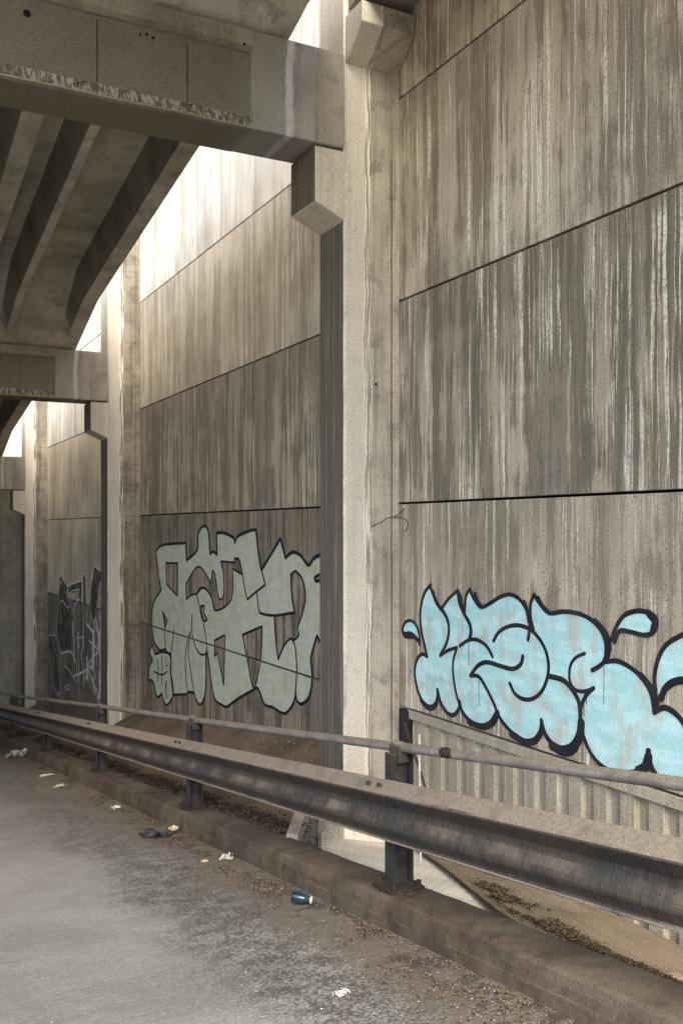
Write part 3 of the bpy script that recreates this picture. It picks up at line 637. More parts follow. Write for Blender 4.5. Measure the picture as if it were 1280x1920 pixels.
GREEN_LINES = [(0.0283,[(13.768,1.022),(13.178,1.041),(13.194,0.555),(13.751,0.708),(13.768,1.022)]),(0.0283,[(12.809,0.757),(12.267,1.025),(11.762,0.822),(11.71,0.99),(11.601,0.94),(11.476,0.664),(11.371,0.632),(11.279,0.719),(11.291,0.953),(11.395,1.12),(10.92,1.122),(10.908,1.166),(10.739,1.161),(10.628,0.982),(10.966,1.04),(11.012,0.652),(11.601,0.471),(11.762,0.646),(12.06,0.74),(12.316,0.656),(12.587,0.605),(12.794,0.533),(12.809,0.757)]),(0.0283,[(13.939,0.278),(13.683,0.16),(13.81,0.022),(13.939,0.278)]),(0.0283,[(12.163,0.489),(12.013,0.506),(12.027,0.404),(11.893,0.326),(12.06,0.3),(12.19,0.414),(12.163,0.489)]),(0.0283,[(11.62,0.076),(11.231,0.192),(11.273,-0.472),(11.507,-0.074),(11.62,-0.131),(11.62,0.076)]),(0.0283,[(10.628,0.252),(10.012,0.41),(10.052,0.039),(10.23,-0.336),(10.307,-0.328),(10.493,0.005),(10.628,0.252)]),(0.0283,[(9.214,1.043),(9.085,1.084),(8.918,1.003),(8.844,0.832),(8.918,0.652),(9.043,0.482),(9.001,0.415),(9.115,0.35),(9.235,0.347),(9.39,0.257),(9.549,0.082),(9.609,0.242),(9.665,0.559),(9.127,0.644),(9.192,0.828),(9.214,1.043)]),(0.0409,[(14.294,1.188),(13.939,1.292),(12.809,1.338),(12.787,1.09),(12.302,1.253),(12.267,1.459),(12.06,1.577),(11.86,1.506),(11.794,1.201),(11.665,1.237),(11.519,1.203),(11.538,1.485),(11.261,1.486),(10.937,1.429),(10.88,1.363),(10.767,1.451),(10.36,1.519),(10.194,1.525),(10.128,1.276),(10.037,1.056),(9.489,1.433),(9.354,1.219),(9.17,1.287),(8.959,1.256),(8.775,1.162),(8.637,1.239),(8.333,1.314)]),(0.0346,[(8.513,0.396),(8.567,0.45),(8.656,0.313),(8.716,0.185),(8.684,0.0),(8.755,-0.2),(8.938,-0.309),(9.064,-0.285),(9.089,-0.164),(9.127,-0.313),(9.301,-0.454),(9.435,-0.492),(9.712,-0.474),(9.928,-0.482),(10.052,-0.387),(10.143,-0.323),(10.281,-0.364),(10.795,-0.555),(11.141,-0.705),(11.291,-0.72),(11.601,-0.684),(11.762,-0.435),(11.834,-0.223),(11.893,-0.13),(11.953,-0.16),(11.946,-0.416),(11.993,-0.691),(12.163,-0.85),(12.337,-0.826),(12.443,-0.739),(12.72,-0.77),(12.749,-0.801),(13.394,-0.911),(13.5,-0.655),(13.5,-0.321),(13.683,-0.317),(13.785,-0.278),(13.922,-0.312),(14.115,-0.316),(14.385,-0.203),(14.505,0.128),(14.385,0.4),(13.992,0.601),(14.097,0.754),(14.204,0.983),(14.294,1.188)]),(0.0315,[(10.628,0.982),(10.563,0.823),(10.476,0.692),(10.178,0.806),(9.923,0.897),(10.037,1.056)]),(0.0315,[(10.178,0.806),(10.128,0.614),(10.067,0.56),(9.665,0.564),(9.115,0.64)]),(0.0283,[(9.192,0.342),(9.106,0.28),(9.064,0.053),(9.089,-0.164)]),(0.0283,[(12.529,0.341),(12.551,0.153),(12.443,-0.045),(12.232,-0.159),(12.013,-0.151),(11.92,-0.055),(12.06,0.289),(12.197,0.459),(12.337,0.632)]),(0.0283,[(12.337,0.632),(12.232,0.719),(11.993,0.743),(11.762,0.646),(11.614,0.47)]),(0.0252,[(12.72,-0.77),(12.809,-0.559),(12.809,-0.203),(12.624,0.099)]),(0.0252,[(12.443,-0.739),(12.587,-0.458),(12.69,-0.189),(12.602,0.078)]),(0.0283,[(13.5,-0.321),(13.435,-0.128),(13.354,0.053)]),(0.0283,[(13.785,-0.278),(13.802,-0.116),(13.81,0.022)]),(0.0283,[(11.893,-0.13),(11.933,-0.057)]),(0.0378,[(8.513,1.073),(8.637,1.034),(8.598,1.005),(8.483,1.024)]),(0.0378,[(14.478,-0.291),(14.34,-0.42),(14.027,-0.357),(13.641,-0.33),(13.5,-0.407),(13.558,-0.589),(13.419,-0.743),(13.435,-0.943),(13.725,-1.119),(13.922,-1.045),(13.965,-0.976),(14.222,-1.073),(14.431,-0.877),(14.665,-0.871),(14.665,-0.685),(14.478,-0.528),(14.646,-0.416),(14.478,-0.291)]),(0.0283,[(14.204,-0.494),(14.159,-0.644),(14.204,-0.831)]),(0.0283,[(13.983,-0.416),(13.957,-0.617),(13.983,-0.851)]),(0.0283,[(13.725,-0.762),(13.785,-0.897),(13.7,-1.01)]),(0.0157,[(13.785,-0.443),(13.751,-0.527),(13.641,-0.512)]),(0.0252,[(13.683,-0.606),(13.983,-0.697),(14.385,-0.7)])]
DARK_FILL = [[(21.992,0.364),(21.633,0.434),(21.031,0.274),(21.2,0.127),(20.864,-0.125),(20.619,-0.276),(20.7,-1.058),(21.722,-1.209),(22.231,-0.908),(22.175,-0.363)],[(21.031,0.257),(19.613,0.463),(19.687,0.008),(19.989,0.003),(19.913,0.253),(20.864,0.13)],[(19.466,0.646),(19.235,0.561),(19.277,-0.011),(19.495,0.006)],[(18.463,0.84),(17.971,0.737),(17.971,0.529),(18.424,-0.071),(18.691,-0.276),(18.897,-0.077),(18.76,0.366)],[(23.236,-1.046),(22.551,-0.976),(22.083,-1.68),(21.992,-2.167),(22.456,-2.166),(22.646,-1.499),(23.236,-1.346)],[(21.371,-1.551),(20.864,-1.553),(20.947,-1.803),(21.337,-1.755)]]
WHITE_LINES = [(0.0249,[(21.992,0.364),(22.175,-0.363),(22.268,-0.911),(21.722,-1.315)]),(0.0249,[(21.992,0.364),(21.722,0.289),(21.633,0.434),(21.031,0.274),(20.619,0.363),(19.613,0.463),(19.687,0.008)]),(0.0249,[(21.031,0.274),(21.2,0.127),(20.864,-0.125),(20.947,-0.199),(21.722,-0.081),(21.901,-0.164),(21.811,-0.583)]),(0.0249,[(20.864,0.13),(20.378,0.226),(19.837,0.274)]),(0.0249,[(19.466,0.646),(19.539,0.483),(19.393,-0.306),(19.539,-0.767)]),(0.0249,[(19.466,0.646),(19.235,0.561),(19.277,0.242)]),(0.0299,[(18.463,0.931),(18.437,0.825),(17.971,0.737)]),(0.0249,[(18.463,0.824),(18.76,0.366),(18.828,-0.071),(18.624,-0.271),(18.098,-0.494)]),(0.0199,[(18.624,0.696),(18.966,0.355),(19.008,-0.023),(19.178,-0.382),(18.624,-0.455)]),(0.0249,[(17.971,0.529),(18.201,0.307),(17.971,0.173)]),(0.0598,[(19.178,-0.382),(18.624,-0.516),(18.49,-0.716),(18.691,-1.231),(18.966,-1.205)]),(0.1196,[(18.557,-0.479),(18.664,-1.227)]),(0.0697,[(18.358,-0.217),(18.098,-0.614),(18.034,-0.875)]),(0.0399,[(21.722,-1.28),(20.782,-1.135),(20.221,-1.268),(20.066,-1.511),(19.837,-1.935)]),(0.0448,[(19.989,-0.847),(19.913,-1.653)]),(0.0249,[(20.066,-0.757),(19.466,-0.679),(19.393,-0.942)]),(0.0498,[(20.378,-1.604),(19.613,-1.433),(19.178,-1.311),(19.036,-1.527),(18.966,-1.267),(18.292,-1.691),(18.624,-1.406)]),(0.0399,[(18.098,-1.422),(17.971,-1.671),(18.358,-1.55)]),(0.0249,[(23.276,-1.031),(22.494,-0.952),(22.456,-1.076)]),(0.0199,[(22.743,-1.106),(22.083,-1.609),(21.811,-2.14),(22.175,-2.285),(22.84,-2.187),(22.743,-1.621)]),(0.0199,[(23.236,-1.383),(23.036,-1.807),(22.646,-2.194)]),(0.0249,[(21.371,-1.517),(20.782,-1.576),(20.221,-1.698)]),(0.0249,[(21.337,-1.998),(20.864,-1.859),(20.864,-1.961),(21.285,-2.042),(21.302,-1.923)]),(0.0498,[(19.466,-0.791),(19.687,-1.073),(19.539,-1.279)]),(0.0299,[(20.538,-0.269),(20.221,-0.046),(19.762,0.084)]),(0.0349,[(18.897,-0.699),(18.098,-0.793),(19.178,-1.232)])]

def cat(pts, closed=False, n=4, sharp=0.35):
    """light corner-keeping smoothing"""
    out = []; P = [Vector(p) for p in pts]; m = len(P)
    for i in range(m if closed else m-1):
        p1, p2 = P[i], P[(i+1) % m]
        p0 = P[i-1] if (closed or i > 0) else p1; p3 = P[(i+2) % m] if (closed or i+2 < m) else p2
        def tan(a, b, c):
            u, v = (b-a), (c-b)
            if u.length < 1e-6 or v.length < 1e-6: return (c-a)*.5
            return (c-a)*.5 if u.normalized().dot(v.normalized()) > sharp else Vector((0, 0))
        t1 = tan(p0, p1, p2); t2 = tan(p1, p2, p3); l = (p2-p1).length
        for t_ in (t1, t2):
            if t_.length > l*1.2: t_ *= l*1.2/t_.length
        for s in range(n):
            t = s/n
            out.append((2*t**3-3*t*t+1)*p1+(t**3-2*t*t+t)*t1+(-2*t**3+3*t*t)*p2+(t**3-t*t)*t2)
    if not closed: out.append(P[-1])
    return out
def cut_joints(bm, root):
    for jz in JOINTS:
        z = jz-root.location.z
        for q in (z-.011, z+.011):
            bmesh.ops.bisect_plane(bm, geom=bm.verts[:]+bm.edges[:]+bm.faces[:], plane_co=(0, 0, q), plane_no=(0, 0, 1))
        dead = [f for f in bm.faces if abs(f.calc_center_median().z-z) < .0105]
        bmesh.ops.delete(bm, geom=dead, context='FACES')
def fill(bm, loops, root, off):
    loops = [cat(l, True) for l in loops]
    flat = [p for l in loops for p in l]
    tri = tessellate_polygon([[Vector((p.x, p.y, 0)) for p in l] for l in loops])
    vs = [bm.verts.new((-off, p.x-root.location.y, p.y-root.location.z)) for p in flat]
    for t in tri:
        try: bm.faces.new([vs[i] for i in t])
        except ValueError: pass
def stroke(bm, pts, w_, root, off, taper=True):
    P = cat(pts, False, 5); n = len(P)
    L0, R0 = [], []
    for i, p in enumerate(P):
        d_ = (P[min(i+1, n-1)]-P[max(i-1, 0)])
        if d_.length < 1e-6: d_ = Vector((1, 0))
        d_.normalize(); nn = Vector((-d_.y, d_.x))
        ww = w_*.5*(1+.12*noise.noise(Vector((p.x*9, p.y*9, w_*99))))
        o_ = off+.0006*i/n
        a_ = p+nn*ww; b_ = p-nn*ww
        L0.append(bm.verts.new((-o_, a_.x-root.location.y, a_.y-root.location.z))); R0.append(bm.verts.new((-o_, b_.x-root.location.y, b_.y-root.location.z)))
    for i in range(n-1): bm.faces.new((L0[i], L0[i+1], R0[i+1], R0[i]))
    for q, end in enumerate((0, n-1)):                     # round ends
        p = P[end]; c_ = bm.verts.new((-off-.0003*(q+2), p.x-root.location.y, p.y-root.location.z)); ring = []
        for s in range(12):
            an = s*math.pi/6; ring.append(bm.verts.new((-off-.0003*(q+2), p.x+math.cos(an)*w_*.5-root.location.y, p.y+math.sin(an)*w_*.5-root.location.z)))
        for s in range(12): bm.faces.new((c_, ring[s], ring[(s+1) % 12]))
def drips(bm, pts, root, seed, w_=.007):
    r = random.Random(seed)
    for (s_, z_) in pts:
        l = r.uniform(.05, .28); stroke(bm, [(s_, z_), (s_+r.uniform(-.004,.004), z_-l*.5), (s_+r.uniform(-.004,.004), z_-l)], w_*r.uniform(.6,1.2), root, .0035)
def graffiti(root, fills, lines, fmat, lmat, label):
    bm = bmesh.new()
    for l in fills: fill(bm, l, root, .003)
    cut_joints(bm, root); g = obj('graffiti_paint', bm, fmat, root); g['label'] = label
    bm = bmesh.new()
    for i, (w_, l) in enumerate(lines): stroke(bm, l, w_, root, .0042+.0005*(i % 9))
    rr = random.Random(len(lines)); low = [p for w_, l in lines for p in l if rr.random() < .03]
    drips(bm, low, root, 5)
    cut_joints(bm, root); obj('graffiti_outline', bm, lmat, g)
graffiti(walls[-1], [[l] for l in BLUE_FILL], BLUE_LINES, 'blue', 'ink', 'light blue bubble letter graffiti with thick black outline')
graffiti(walls[0], [[GREEN_FILL]+GREEN_HOLES, [GREEN_TAG]], GREEN_LINES, 'green', 'navy', 'pale green block letter graffiti with thin dark outline')
rs = random.Random(4)
for i in range(110):                                   # scratchy white scribbles over the lower right of the third piece
    s_ = rs.uniform(16.6, 20.8); z_ = EYE-rs.uniform(1.5, 3.35)
    if rs.random() < .55: s_ = rs.uniform(16.4, 18.2)
    dz = rs.uniform(.1, .55); ds = rs.uniform(-.12, .12)
    WHITE_LINES.append((rs.choice((.018, .026, .04, .07)), [(s_, z_), (s_+ds, z_-dz*.5), (s_+ds*rs.uniform(-1, 2), z_-dz)]))
graffiti(walls[1], [[l] for l in DARK_FILL], WHITE_LINES, 'soot', 'chalk', 'faded black and white sketchy graffiti')

# ------------------------------------------------------------------ guard rail
rail = empty('guard_rail', (2.6, 4.43, Z(-1.37, 4.43)), 'long weathered steel guard rail with a dusty pipe handrail along the kerb', 'guard rail')
RL = rail.location
W_OUT = [(.004,.312),(.010,.320),(.018,.322),(.026,.318),(.088,.266),(.095,.259),(.097,.252),(.093,.244),(.048,.192),(.041,.182),(.039,.170),(.039,.158),(.043,.146),(.066,.106),(.072,.094),(.074,.080),(.070,.066),(.044,.026),(.040,.018),(.044,.008),(.052,.000)]
def wbeam(y0, y1, off):
    bm = bmesh.new(); front = [(2.595-a_-off, -1.083+b_) for a_, b_ in W_OUT]
    nrm = []
    back = []
    for i, p in enumerate(front):
        q0, q1 = Vector(front[max(i-1, 0)]), Vector(front[min(i+1, len(front)-1)])
        t = (q1-q0).normalized(); back.append((p[0]-t.y*.0045, p[1]+t.x*.0045) if False else (p[0]+.005*abs(t.y)+.0015, p[1]-.003*(1 if t.x < 0 else -1)))
    sweep(bm, front+back[::-1], frange(y0, y1, 60), 0, jit=.0016, seed=off*900+y0, loc=RL)
    return bm
PY = [4.43+3.49*i for i in range(-2, 13)]
PY = [y for y in PY]
for i in range(len(PY)-1):
    a_, b_ = PY[i]-.17, PY[i+1]+.14-.01
    obj('rail_beam', wbeam(a_ , b_, .0035 if i % 2 else .0), 'rail', rail)
for me in [o.data for o in rail.children if o.type == 'MESH']:
    pass
def iso(bm, x0, x1, y0, y1, z0, z1): box(bm, x0, x1, y0, y1, z0, z1, bev=.003)
def post_parts():
    bm = bmesh.new()
    # I-section: flanges parallel to the rail
    iso(bm, .0, .010, -.055, .055, 0, .745); iso(bm, .110, .120, -.055, .055, 0, .755); iso(bm, .0105, .1095, -.005, .005, .005, .74)
    me = bpy.data.meshes.new('post'); bm.to_mesh(me); bm.free(); me.materials.append(M['post'])
    bm = bmesh.new(); box(bm, -.05, .16, -.11, .11, -.012, .014, bev=.004)
    for x in (-.02, .135):
        for y in (-.08, .08):
            r = bmesh.ops.create_cone(bm, cap_ends=True, radius1=.016, radius2=.014, depth=.03, segments=6)
            bmesh.ops.translate(bm, verts=r['verts'], vec=(x, y, .028))
    bp = bpy.data.meshes.new('base_plate'); bmesh.ops.recalc_face_normals(bm, faces=bm.faces); bm.to_mesh(bp); bm.free(); bp.materials.append(M['mud'])
    # strap that holds the pipe
    bm = bmesh.new(); rr = .034; pts = []
    for s in range(13):
        an = math.pi*(1.5-s/12*1.35-.15) if False else math.radians(-60+s*20); pts.append((.06+rr*math.cos(an), .775+rr*math.sin(an)))
    outer = pts; inner = [(.06+(p[0]-.06)*.86, .775+(p[1]-.775)*.86) for p in pts]
    poly_prism(bm, [(.06-.036, .70)] + [(p[0], p[1]) for p in outer[::-1]] + [(.06+.036, .70)] , 'y', -.05, .05)
    cl = bpy.data.meshes.new('pipe_strap'); bmesh.ops.recalc_face_normals(bm, faces=bm.faces); bm.to_mesh(cl); bm.free(); cl.materials.append(M['rail'])
    bm = bmesh.new()
    r = bmesh.ops.create_uvsphere(bm, u_segments=12, v_segments=6, radius=.017); bmesh.ops.scale(bm, vec=(.5, 1.4, .8), verts=r['verts'])
    bo = bpy.data.meshes.new('bolt'); bm.to_mesh(bo); bm.free(); bo.materials.append(M['wire'])
    return me, bp, cl, bo
pm_, bp_, cl_, bo_ = post_parts()
for y in PY:
    z = Z(-1.372, y)
    p = link('post', pm_, rail, Vector((2.612, y, z))-RL)
    link('base_plate', bp_, p, (0, 0, .012)); link('pipe_strap', cl_, p)
    for dy, dz, dx in ((-.05, .598, .056), (.07, .598, .056), (-.05, .50, .035), (.07, .50, .035), (.17, .50, .035), (-.15, .50, .035), (.20, .37, .05), (-.18, .37, .05)):
        b = link('bolt', bo_, rail, Vector((2.595-dx-.012, y+dy+.02, Z(-1.372, y+dy)+dz-.012))-RL)
        if dz > .59: b.rotation_euler = (0, math.radians(48), 0)
    # splice plate edge and slots on the valley
bm = bmesh.new()
tube(bm, [Vector((2.672, y, Z(-.597, y)+.004*math.sin(y*.7)))-RL for y in frange(PY[0]-.3, PY[-1]+.3, 90)], .0265, 14)
obj('hand_pipe', bm, 'pipe', rail, smooth=True)
for ys_ in (PY[3]+1.75, PY[5]+1.2):
    bm = bmesh.new(); tube(bm, [Vector((2.672, ys_+d_, Z(-.597, ys_+d_)))-RL for d_ in (-.05, .05)], .0285, 14); obj('pipe_sleeve', bm, 'pipe', rail, smooth=True)
# wad of dirt hanging on the pipe
def lump(name, loc, r, sc3, mat, seed, label, cat, sub=2, rough=.35, parent=None, group=None):
    bm = bmesh.new(); bmesh.ops.create_icosphere(bm, subdivisions=sub, radius=r)
    for v in bm.verts:
        v.co *= 1+rough*noise.noise(v.co*(2.2/r)+Vector((seed, 0, 0)))+rough*.5*noise.noise(v.co*(5/r)+Vector((seed, 3, 0)))
        v.co = Vector((v.co.x*sc3[0], v.co.y*sc3[1], v.co.z*sc3[2]))
    o = obj(name, bm, mat, parent, loc)
    if label: tag(o, label, cat, group)
    return o
lump('dirt_wad', (2.64, 3.93, Z(-.588, 3.93)), .034, (.9, 1.2, .8), 'mud', 3, 'dark wad of dirt stuck on the pipe handrail right of the near post', 'dirt wad')

# ------------------------------------------------------------------ things in the gap behind the rail
# steel post and thin pale pipe beside the nearest column
bm = bmesh.new(); box(bm, 0, .05, 0, .15, -1.4, 1.6, bev=.004)
o = obj('steel_post', bm, 'black', loc=(4.19, cy(0)-.18, JOINTS[4]-1.62)); tag(o, 'black upright post wedged between the nearest column and the ribbed wall', 'post')
bm = bmesh.new(); tube(bm, [(0, 0, 0), (.0, .012, .45), (.0, .02, .95)], .008, 8)
o = obj('thin_pipe', bm, 'pipe_white', loc=(3.72, 5.86, Z(-1.65, 6))); tag(o, 'thin off-white pipe rising behind the near rail post', 'pipe')
# diagonal cable
s0, z0 = 6.72, EYE-1.62; s1, z1 = 5.45, EYE-2.62
pts = []
for i in range(25):
    t = i/24; pts.append((4.10-.25*t, s0+(s1-s0)*t, z0+(z1-z0)*t-.05*math.sin(math.pi*t)+.006*noise.noise(Vector((t*9, 1, 0)))))
bm = bmesh.new(); tube(bm, pts, [.009+.007*max(0, noise.noise(Vector((i*.9, 0, 5)))) for i in range(25)], 7)
tag(obj('cable', bm, 'wire'), 'dark ragged cable hanging diagonally in front of the ribbed wall', 'cable')
# bent wire on the near column at the joint
bm = bmesh.new()
tube(bm, [(3.915, 6.955, EYE+.02), (3.99, 6.935, EYE+.055), (4.06, 6.93, EYE+.095), (4.14, 6.925, EYE+.11), (4.17, 6.90, EYE+.14), (4.19, 6.86, EYE+.18)], .0042, 5)
tube(bm, [(4.13, 6.925, EYE+.105), (4.15, 6.80, EYE+.09), (4.155, 6.74, EYE+.05), (4.15, 6.76, EYE+.0), (4.15, 6.80, EYE-.02)], .0034, 5)
tube(bm, [(4.13, 6.93, EYE+.11), (4.12, 6.90, EYE+.09), (4.15, 6.86, EYE+.105)], .003, 5)
tag(obj('bent_wire', bm, 'wire'), 'bent rusty wire sticking out of the nearest column at joint height', 'wire')
# concrete edging strip on the cut end of the embankment
A_ = Vector((2.80, 6.10, Z(-1.372, 6.10))); B_ = Vector((3.62, 7.42, Z(bank_h(3.62), 7.42)+.02))
d_ = (B_-A_); n_ = Vector((d_.y, -d_.x, 0)).normalized(); bm = bmesh.new(); ring = []
for t in frange(0, 1, 14):
    p = A_+d_*t; j_ = .006*noise.noise(Vector((t*9, 0, 0)))
    ring.append([bm.verts.new(p+n_*(q[0]+j_)+Vector((0, 0, q[1]+j_))) for q in ((-.055, .02), (.03, .02), (.03, -.10), (-.055, -.10))])
for a_, b_ in zip(ring, ring[1:]):
    for i in range(4): bm.faces.new((a_[i], a_[(i+1) % 4], b_[(i+1) % 4], b_[i]))
bm.faces.new(ring[0]); bm.faces.new(ring[-1][::-1])
tag(obj('edging_strip', bm, 'edging'), 'pale concrete edging strip on the cut edge of the brown embankment', 'edging')
# hexagonal wire netting over the hole
bm = bmesh.new(); cell = .020
def mesh_pt(u, v):       # u towards the viewer along the kerb, v away from the kerb
    x = 2.83+v; y = 6.10+v*1.5-u
    sag = .03*noise.noise(Vector((u*5, v*5, 2)))
    return Vector((x, y, Z(-1.40+(v*.10), y)+sag))
for iu in range(20):
    for iv in range(26):
        cu = iu*cell*1.5*1.15; cv = iv*cell*1.732+(cell*.866 if iu % 2 else 0)
        if cu > .5-.1*noise.noise(Vector((cv*6, 0, 0))) or cv > .62: continue
        if noise.noise(Vector((cu*9, cv*9, 8))) > .33: continue
        hx = [(cu+cell*math.cos(q*math.pi/3), cv+cell*math.sin(q*math.pi/3)) for q in range(6)]
        for q in range(3 if (iu+iv) % 2 else 6):
            a_, b_ = mesh_pt(*hx[q]), mesh_pt(*hx[(q+1) % 6])
            tube(bm, [a_, b_], .0016, 3, False)
tag(obj('wire_netting', bm, 'mesh'), 'hexagonal wire netting over the dark hole left of the nearest column', 'netting')

# ------------------------------------------------------------------ litter
def crumple(name, loc, size, mat, seed, label, cat, rz=0., flat=.35, strips=False):
    bm = bmesh.new(); n = 12; g = []
    for i in range(n+1):
        r = []
        for j in range(n+1):
            x, y = (i/n-.5), (j/n-.5); p = Vector((x*4+seed, y*4, seed*.7))
            x += .13*noise.noise(p*1.5); y += .13*noise.noise(p*1.5+Vector((5, 5, 5)))
            z = flat*(.5+.8*noise.noise(p*.9)+.5*noise.noise(p*2.2))*(1-.5*(x*x+y*y))
            r.append(bm.verts.new((x*size[0], y*size[1], max(.003, z*size[0]*.6))))
        g.append(r)
    for i in range(n):
        for j in range(n):
            c_ = noise.noise(Vector((i*.5+seed, j*.5, 3)))
            e_ = max(abs(i-n/2+.5), abs(j-n/2+.5))/(n/2)
            if e_ > .65 and c_ > -.02: continue
            if strips and e_ > .4 and (i+j) % 3 == 0: continue
            bm.faces.new((g[i][j], g[i+1][j], g[i+1][j+1], g[i][j+1]))
    bmesh.ops.delete(bm, geom=[v for v in bm.verts if not v.link_faces], context='VERTS')
    bmesh.ops.solidify(bm, geom=bm.faces[:], thickness=.0015)
    if name not in ('plastic_bag', 'black_rag'): bmesh.ops.scale(bm, vec=(.75, .75, .75), verts=bm.verts)
    o = obj(name, bm, mat, None, loc); o.rotation_euler = (-math.atan(G), 0, rz); return tag(o, label, cat)
def RZ(y, x=2.2): return Z(-1.536, y)+.004
crumple('torn_paper', (1.888, 3.616, RZ(3.62)), (.10, .085), 'white', 3.1, 'torn white paper on the road at the bottom centre', 'paper', .4, .35, True)
crumple('foil_wrapper', (2.34, 9.36, RZ(9.36)), (.13, .10), 'foil', 7.7, 'crumpled shiny foil wrapper in the gutter left of the near rail posts', 'wrapper', .9, .9)
crumple('card_scrap', (2.42, 7.72, RZ(7.7)+.02), (.10, .08), 'card', 1.2, 'folded tan card scrap against the kerb beside the black rag', 'card', .2, .9)
crumple('black_rag', (2.25, 7.66, RZ(7.66)), (.27, .09), 'black', 11.4, 'crumpled black rag lying in the gutter', 'rag', -.5, .45)
crumple('plastic_cup', (2.42, 6.45, RZ(6.45)), (.12, .10), 'clear', 5.3, 'crushed cloudy plastic cup against the kerb', 'cup', .3, .9)
crumple('paper_scrap', (2.26, 6.47, RZ(6.47)), (.06, .05), 'card', 9.3, 'small tan paper scrap beside the crushed plastic cup', 'paper', .3, .9)
crumple('plastic_bag', (2.42, 15.9, RZ(15.9)), (.42, .26), 'foil', 2.2, 'pale crumpled plastic bag in the far gutter', 'plastic bag', .3, .6)
crumple('paper_bag', (2.2, 11.55, RZ(11.5)), (.22, .15), 'clear', 4.6, 'flattened brown paper bag on the road by the kerb', 'bag', .8, .35)
crumple('pale_wrapper', (2.30, 12.9, RZ(12.9)), (.24, .12), 'white', 8.8, 'flattened pale wrapper in the gutter further down the road', 'wrapper', .1, .25)
crumple('glossy_scrap', (1.45, 14.6, RZ(14.6)), (.25, .16), 'white', 6.8, 'pale scrap of paper on the road near the left edge', 'paper', .1, .25)
crumple('kerb_scrap', (2.05, 2.72, RZ(2.72)), (.035, .05), 'card', 12.8, 'small folded tan scrap on the road at the bottom right', 'paper', .6, .8)
# beverage bottle lying in the gutter
bt = empty('bottle', (2.36, 5.03, RZ(5.03)+.030), 'small dark teal bottle lying on its side in the gutter', 'bottle'); bt.rotation_euler = (0, math.radians(8), math.radians(-35))
def lathe(prof, n=20):
    bm = bmesh.new(); rings = [[bm.verts.new((x, r*math.cos(6.2832*k/n), r*math.sin(6.2832*k/n))) for k in range(n)] for x, r in prof]
    for a_, b_ in zip(rings, rings[1:]):
        for k in range(n): bm.faces.new((a_[k], a_[(k+1) % n], b_[(k+1) % n], b_[k]))
    bm.faces.new(rings[0]); bm.faces.new(rings[-1][::-1]); return bm
m_ = NT('teal_glazed_glass', .15); m_.col(m_.mix(m_.ramp(m_.noise(m_.obj, 18, 4), .4, .6), (.006,.018,.024), (.018,.045,.048))); m_.b.inputs['Specular IOR Level'].default_value = .6; M['teal'] = m_.m
obj('bottle_body', lathe([(-.062,.012), (-.06,.026), (-.05,.031), (.01,.031), (.025,.029), (.036,.020), (.042,.018), (.052,.018)]), 'teal', bt, smooth=True)
obj('bottle_mouth', lathe([(.050,.018), (.052,.022), (.064,.022), (.066,.019), (.060,.014)]), 'clear', bt, smooth=True)

# scattered specks, stones, leaves: nobody could count them
def flakes(name, n, place, size, mats, seed, up=.25, thick=.3):
    rnd = random.Random(seed); V, F, MI = [], [], []
    for i in range(n):
        x, y, z = place(rnd); s = size(rnd); an = rnd.random()*6.283; k = rnd.uniform(.35, 1.)
        tx, ty = rnd.uniform(-up, up), rnd.uniform(-up, up); b = len(V); m = rnd.randint(3, 5)
        ring = []
        for q in range(m):
            t = 6.283*q/m+rnd.uniform(-.3, .3); a_, c_ = math.cos(t)*s, math.sin(t)*s*k
            dx, dy = a_*math.cos(an)-c_*math.sin(an), a_*math.sin(an)+c_*math.cos(an)
            V.append((x+dx, y+dy, z-G*dy+tx*dx+ty*dy+s*abs(up)))
        V.append((x, y, z+s*(thick+up))); 
        for q in range(m): F.append((b+q, b+(q+1) % m, b+m)); MI.append(rnd.randrange(len(mats)))
    me = bpy.data.meshes.new(name); me.from_pydata(V, [], F)
    for q in mats: me.materials.append(M[q])
    me.polygons.foreach_set('material_index', MI); me.update()
    return tag(link(name, me), kind='stuff')
def on_road(rnd, xa, xb, pw=1.):
    y = 1.6+(rnd.random()**pw)*19; x = rnd.uniform(xa, xb)
    return x, y, Z(-1.536, y)+.001+noise.noise(Vector((x*1.3, y*.9, 0)))*.012
M['grit'] = plain('grey_grit', (.16,.145,.12), .9, 0, .5, 60, 0)
M['pebble'] = plain('pale_grit', (.42,.39,.33), .9, 0, .3, 60, 0)
flakes('paper_specks', 4200, lambda r: on_road(r, .0, 2.45, 1.3), lambda r: r.choice((.002,.002,.003,.003,.004,.005,.007)), ['white', 'pebble'], 1, .2)
def banded(r):
    y = 1.6+(r.random()**1.4)*18; x = min(2.47, r.gauss(1.95, .22)) if r.random() < .6 else 2.49-abs(r.gauss(0, .09))
    return x, y, Z(-1.536, y)+.001+noise.noise(Vector((x*1.3, y*.9, 0)))*.012
flakes('road_grit', 26000, banded, lambda r: r.uniform(.0015, .0055), ['grit', 'leaf', 'leaf', 'pebble'], 2, .2)
def clumps(r):
    while True:
        y = 1.6+(r.random()**1.3)*18; x = 2.48-abs(r.gauss(0, .16))
        if noise.noise(Vector((x*2.5, y*1.7, 7))) > .08: return x, y, Z(-1.536, y)+.002
flakes('gutter_leaves', 6500, clumps, lambda r: r.uniform(.004, .013), ['leaf', 'leaf', 'leaf2', 'grit'], 3, .5)
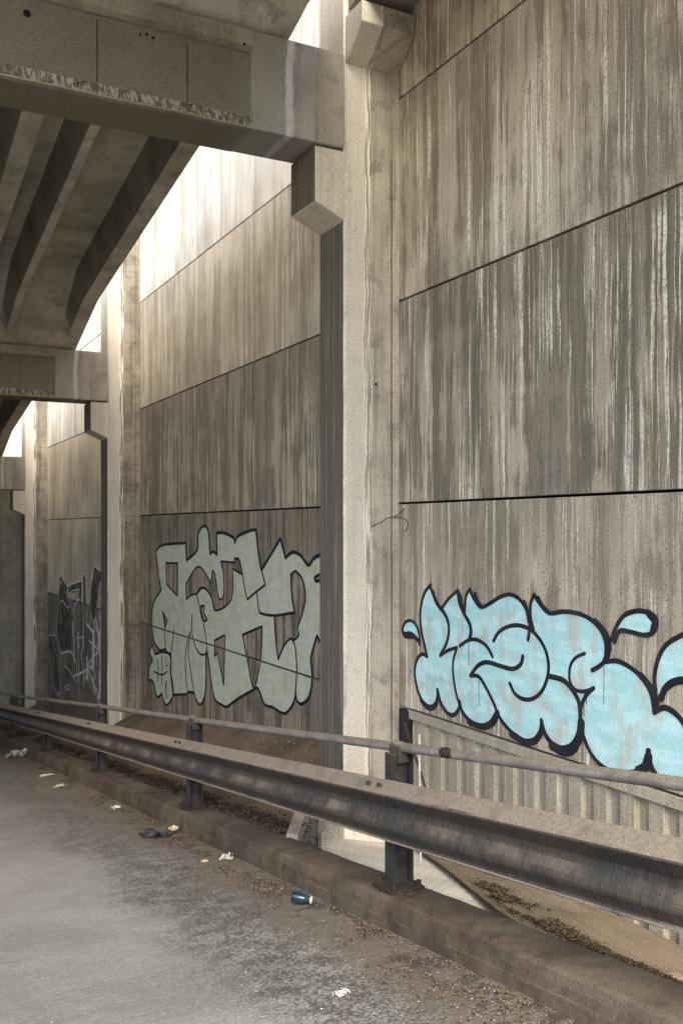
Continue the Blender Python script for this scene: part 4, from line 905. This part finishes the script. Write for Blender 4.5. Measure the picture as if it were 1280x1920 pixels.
def kerbback(r):
    while True:
        y = 6.3+(r.random()**1.2)*16; x = 2.80+abs(r.gauss(0, .09))
        if noise.noise(Vector((x*2, y*1.1, 2))) > -.18: return x-.03, y, Z(bank_h(max(2.8, x)), y)+.006
flakes('leaf_litter', 16000, kerbback, lambda r: r.uniform(.006, .020), ['leaf', 'leaf', 'leaf', 'leaf2'], 4, .7)
SD = ((3.49, 4.65), (3.27, 4.07), (3.17, 3.68), (3.04, 3.20), (2.92, 2.85), (2.88, 2.55))
def slabdirt(r):
    while True:
        q = r.random()*(len(SD)-1); i = int(q); f_ = q-i
        x = SD[i][0]*(1-f_)+SD[i+1][0]*f_+r.gauss(0, .055); y = SD[i][1]*(1-f_)+SD[i+1][1]*f_+r.gauss(0, .12)
        if 2.86 < x < 4.1 and y < slab_end(x)-.03 and noise.noise(Vector((x*5, y*2.6, 9))) > -.12: return x, y, Z(slab_h(x, y), y)+.006
flakes('slab_leaf_litter', 9000, slabdirt, lambda r: r.choice((.003,.004,.006,.009,.016)), ['leaf', 'leaf', 'leaf2', 'mud'], 5, .6)
def postdirt(r):
    y0 = r.choice(PY[1:7]); y = y0+r.gauss(0, .09); x = 2.66+r.gauss(0, .05); return min(2.77, max(2.54, x)), y, Z(-1.374, y)+.004
flakes('post_foot_dirt', 2600, postdirt, lambda r: r.uniform(.004, .012), ['mud', 'leaf'], 6, .6)
def drip_bank(r):
    y = r.choice((8.2, 8.9, 9.6))+r.gauss(0, .25); x = r.uniform(3.3, 4.1); return x, y-(x-3.6)*.6, Z(bank_h(x), y-(x-3.6)*.6)+.03
flakes('paint_splashes', 420, drip_bank, lambda r: r.uniform(.004, .016), ['white', 'pebble'], 8, .2, .05)
for i, (x, y, s) in enumerate(((3.25, 3.02, .035), (3.18, 2.75, .028), (3.05, 2.55, .04), (3.30, 2.62, .022))):
    lump('stone', (x, y, Z(slab_h(x, y), y)+s*.4), s, (1, 1.3, .6), 'slab', i*3.3, ['flat brown stone on the slab behind the kerb, nearest the post', 'pebble next to the flat stone behind the kerb', 'largest brown stone on the slab at the right edge', 'small stone uppermost on the slab behind the kerb'][i], 'stone')
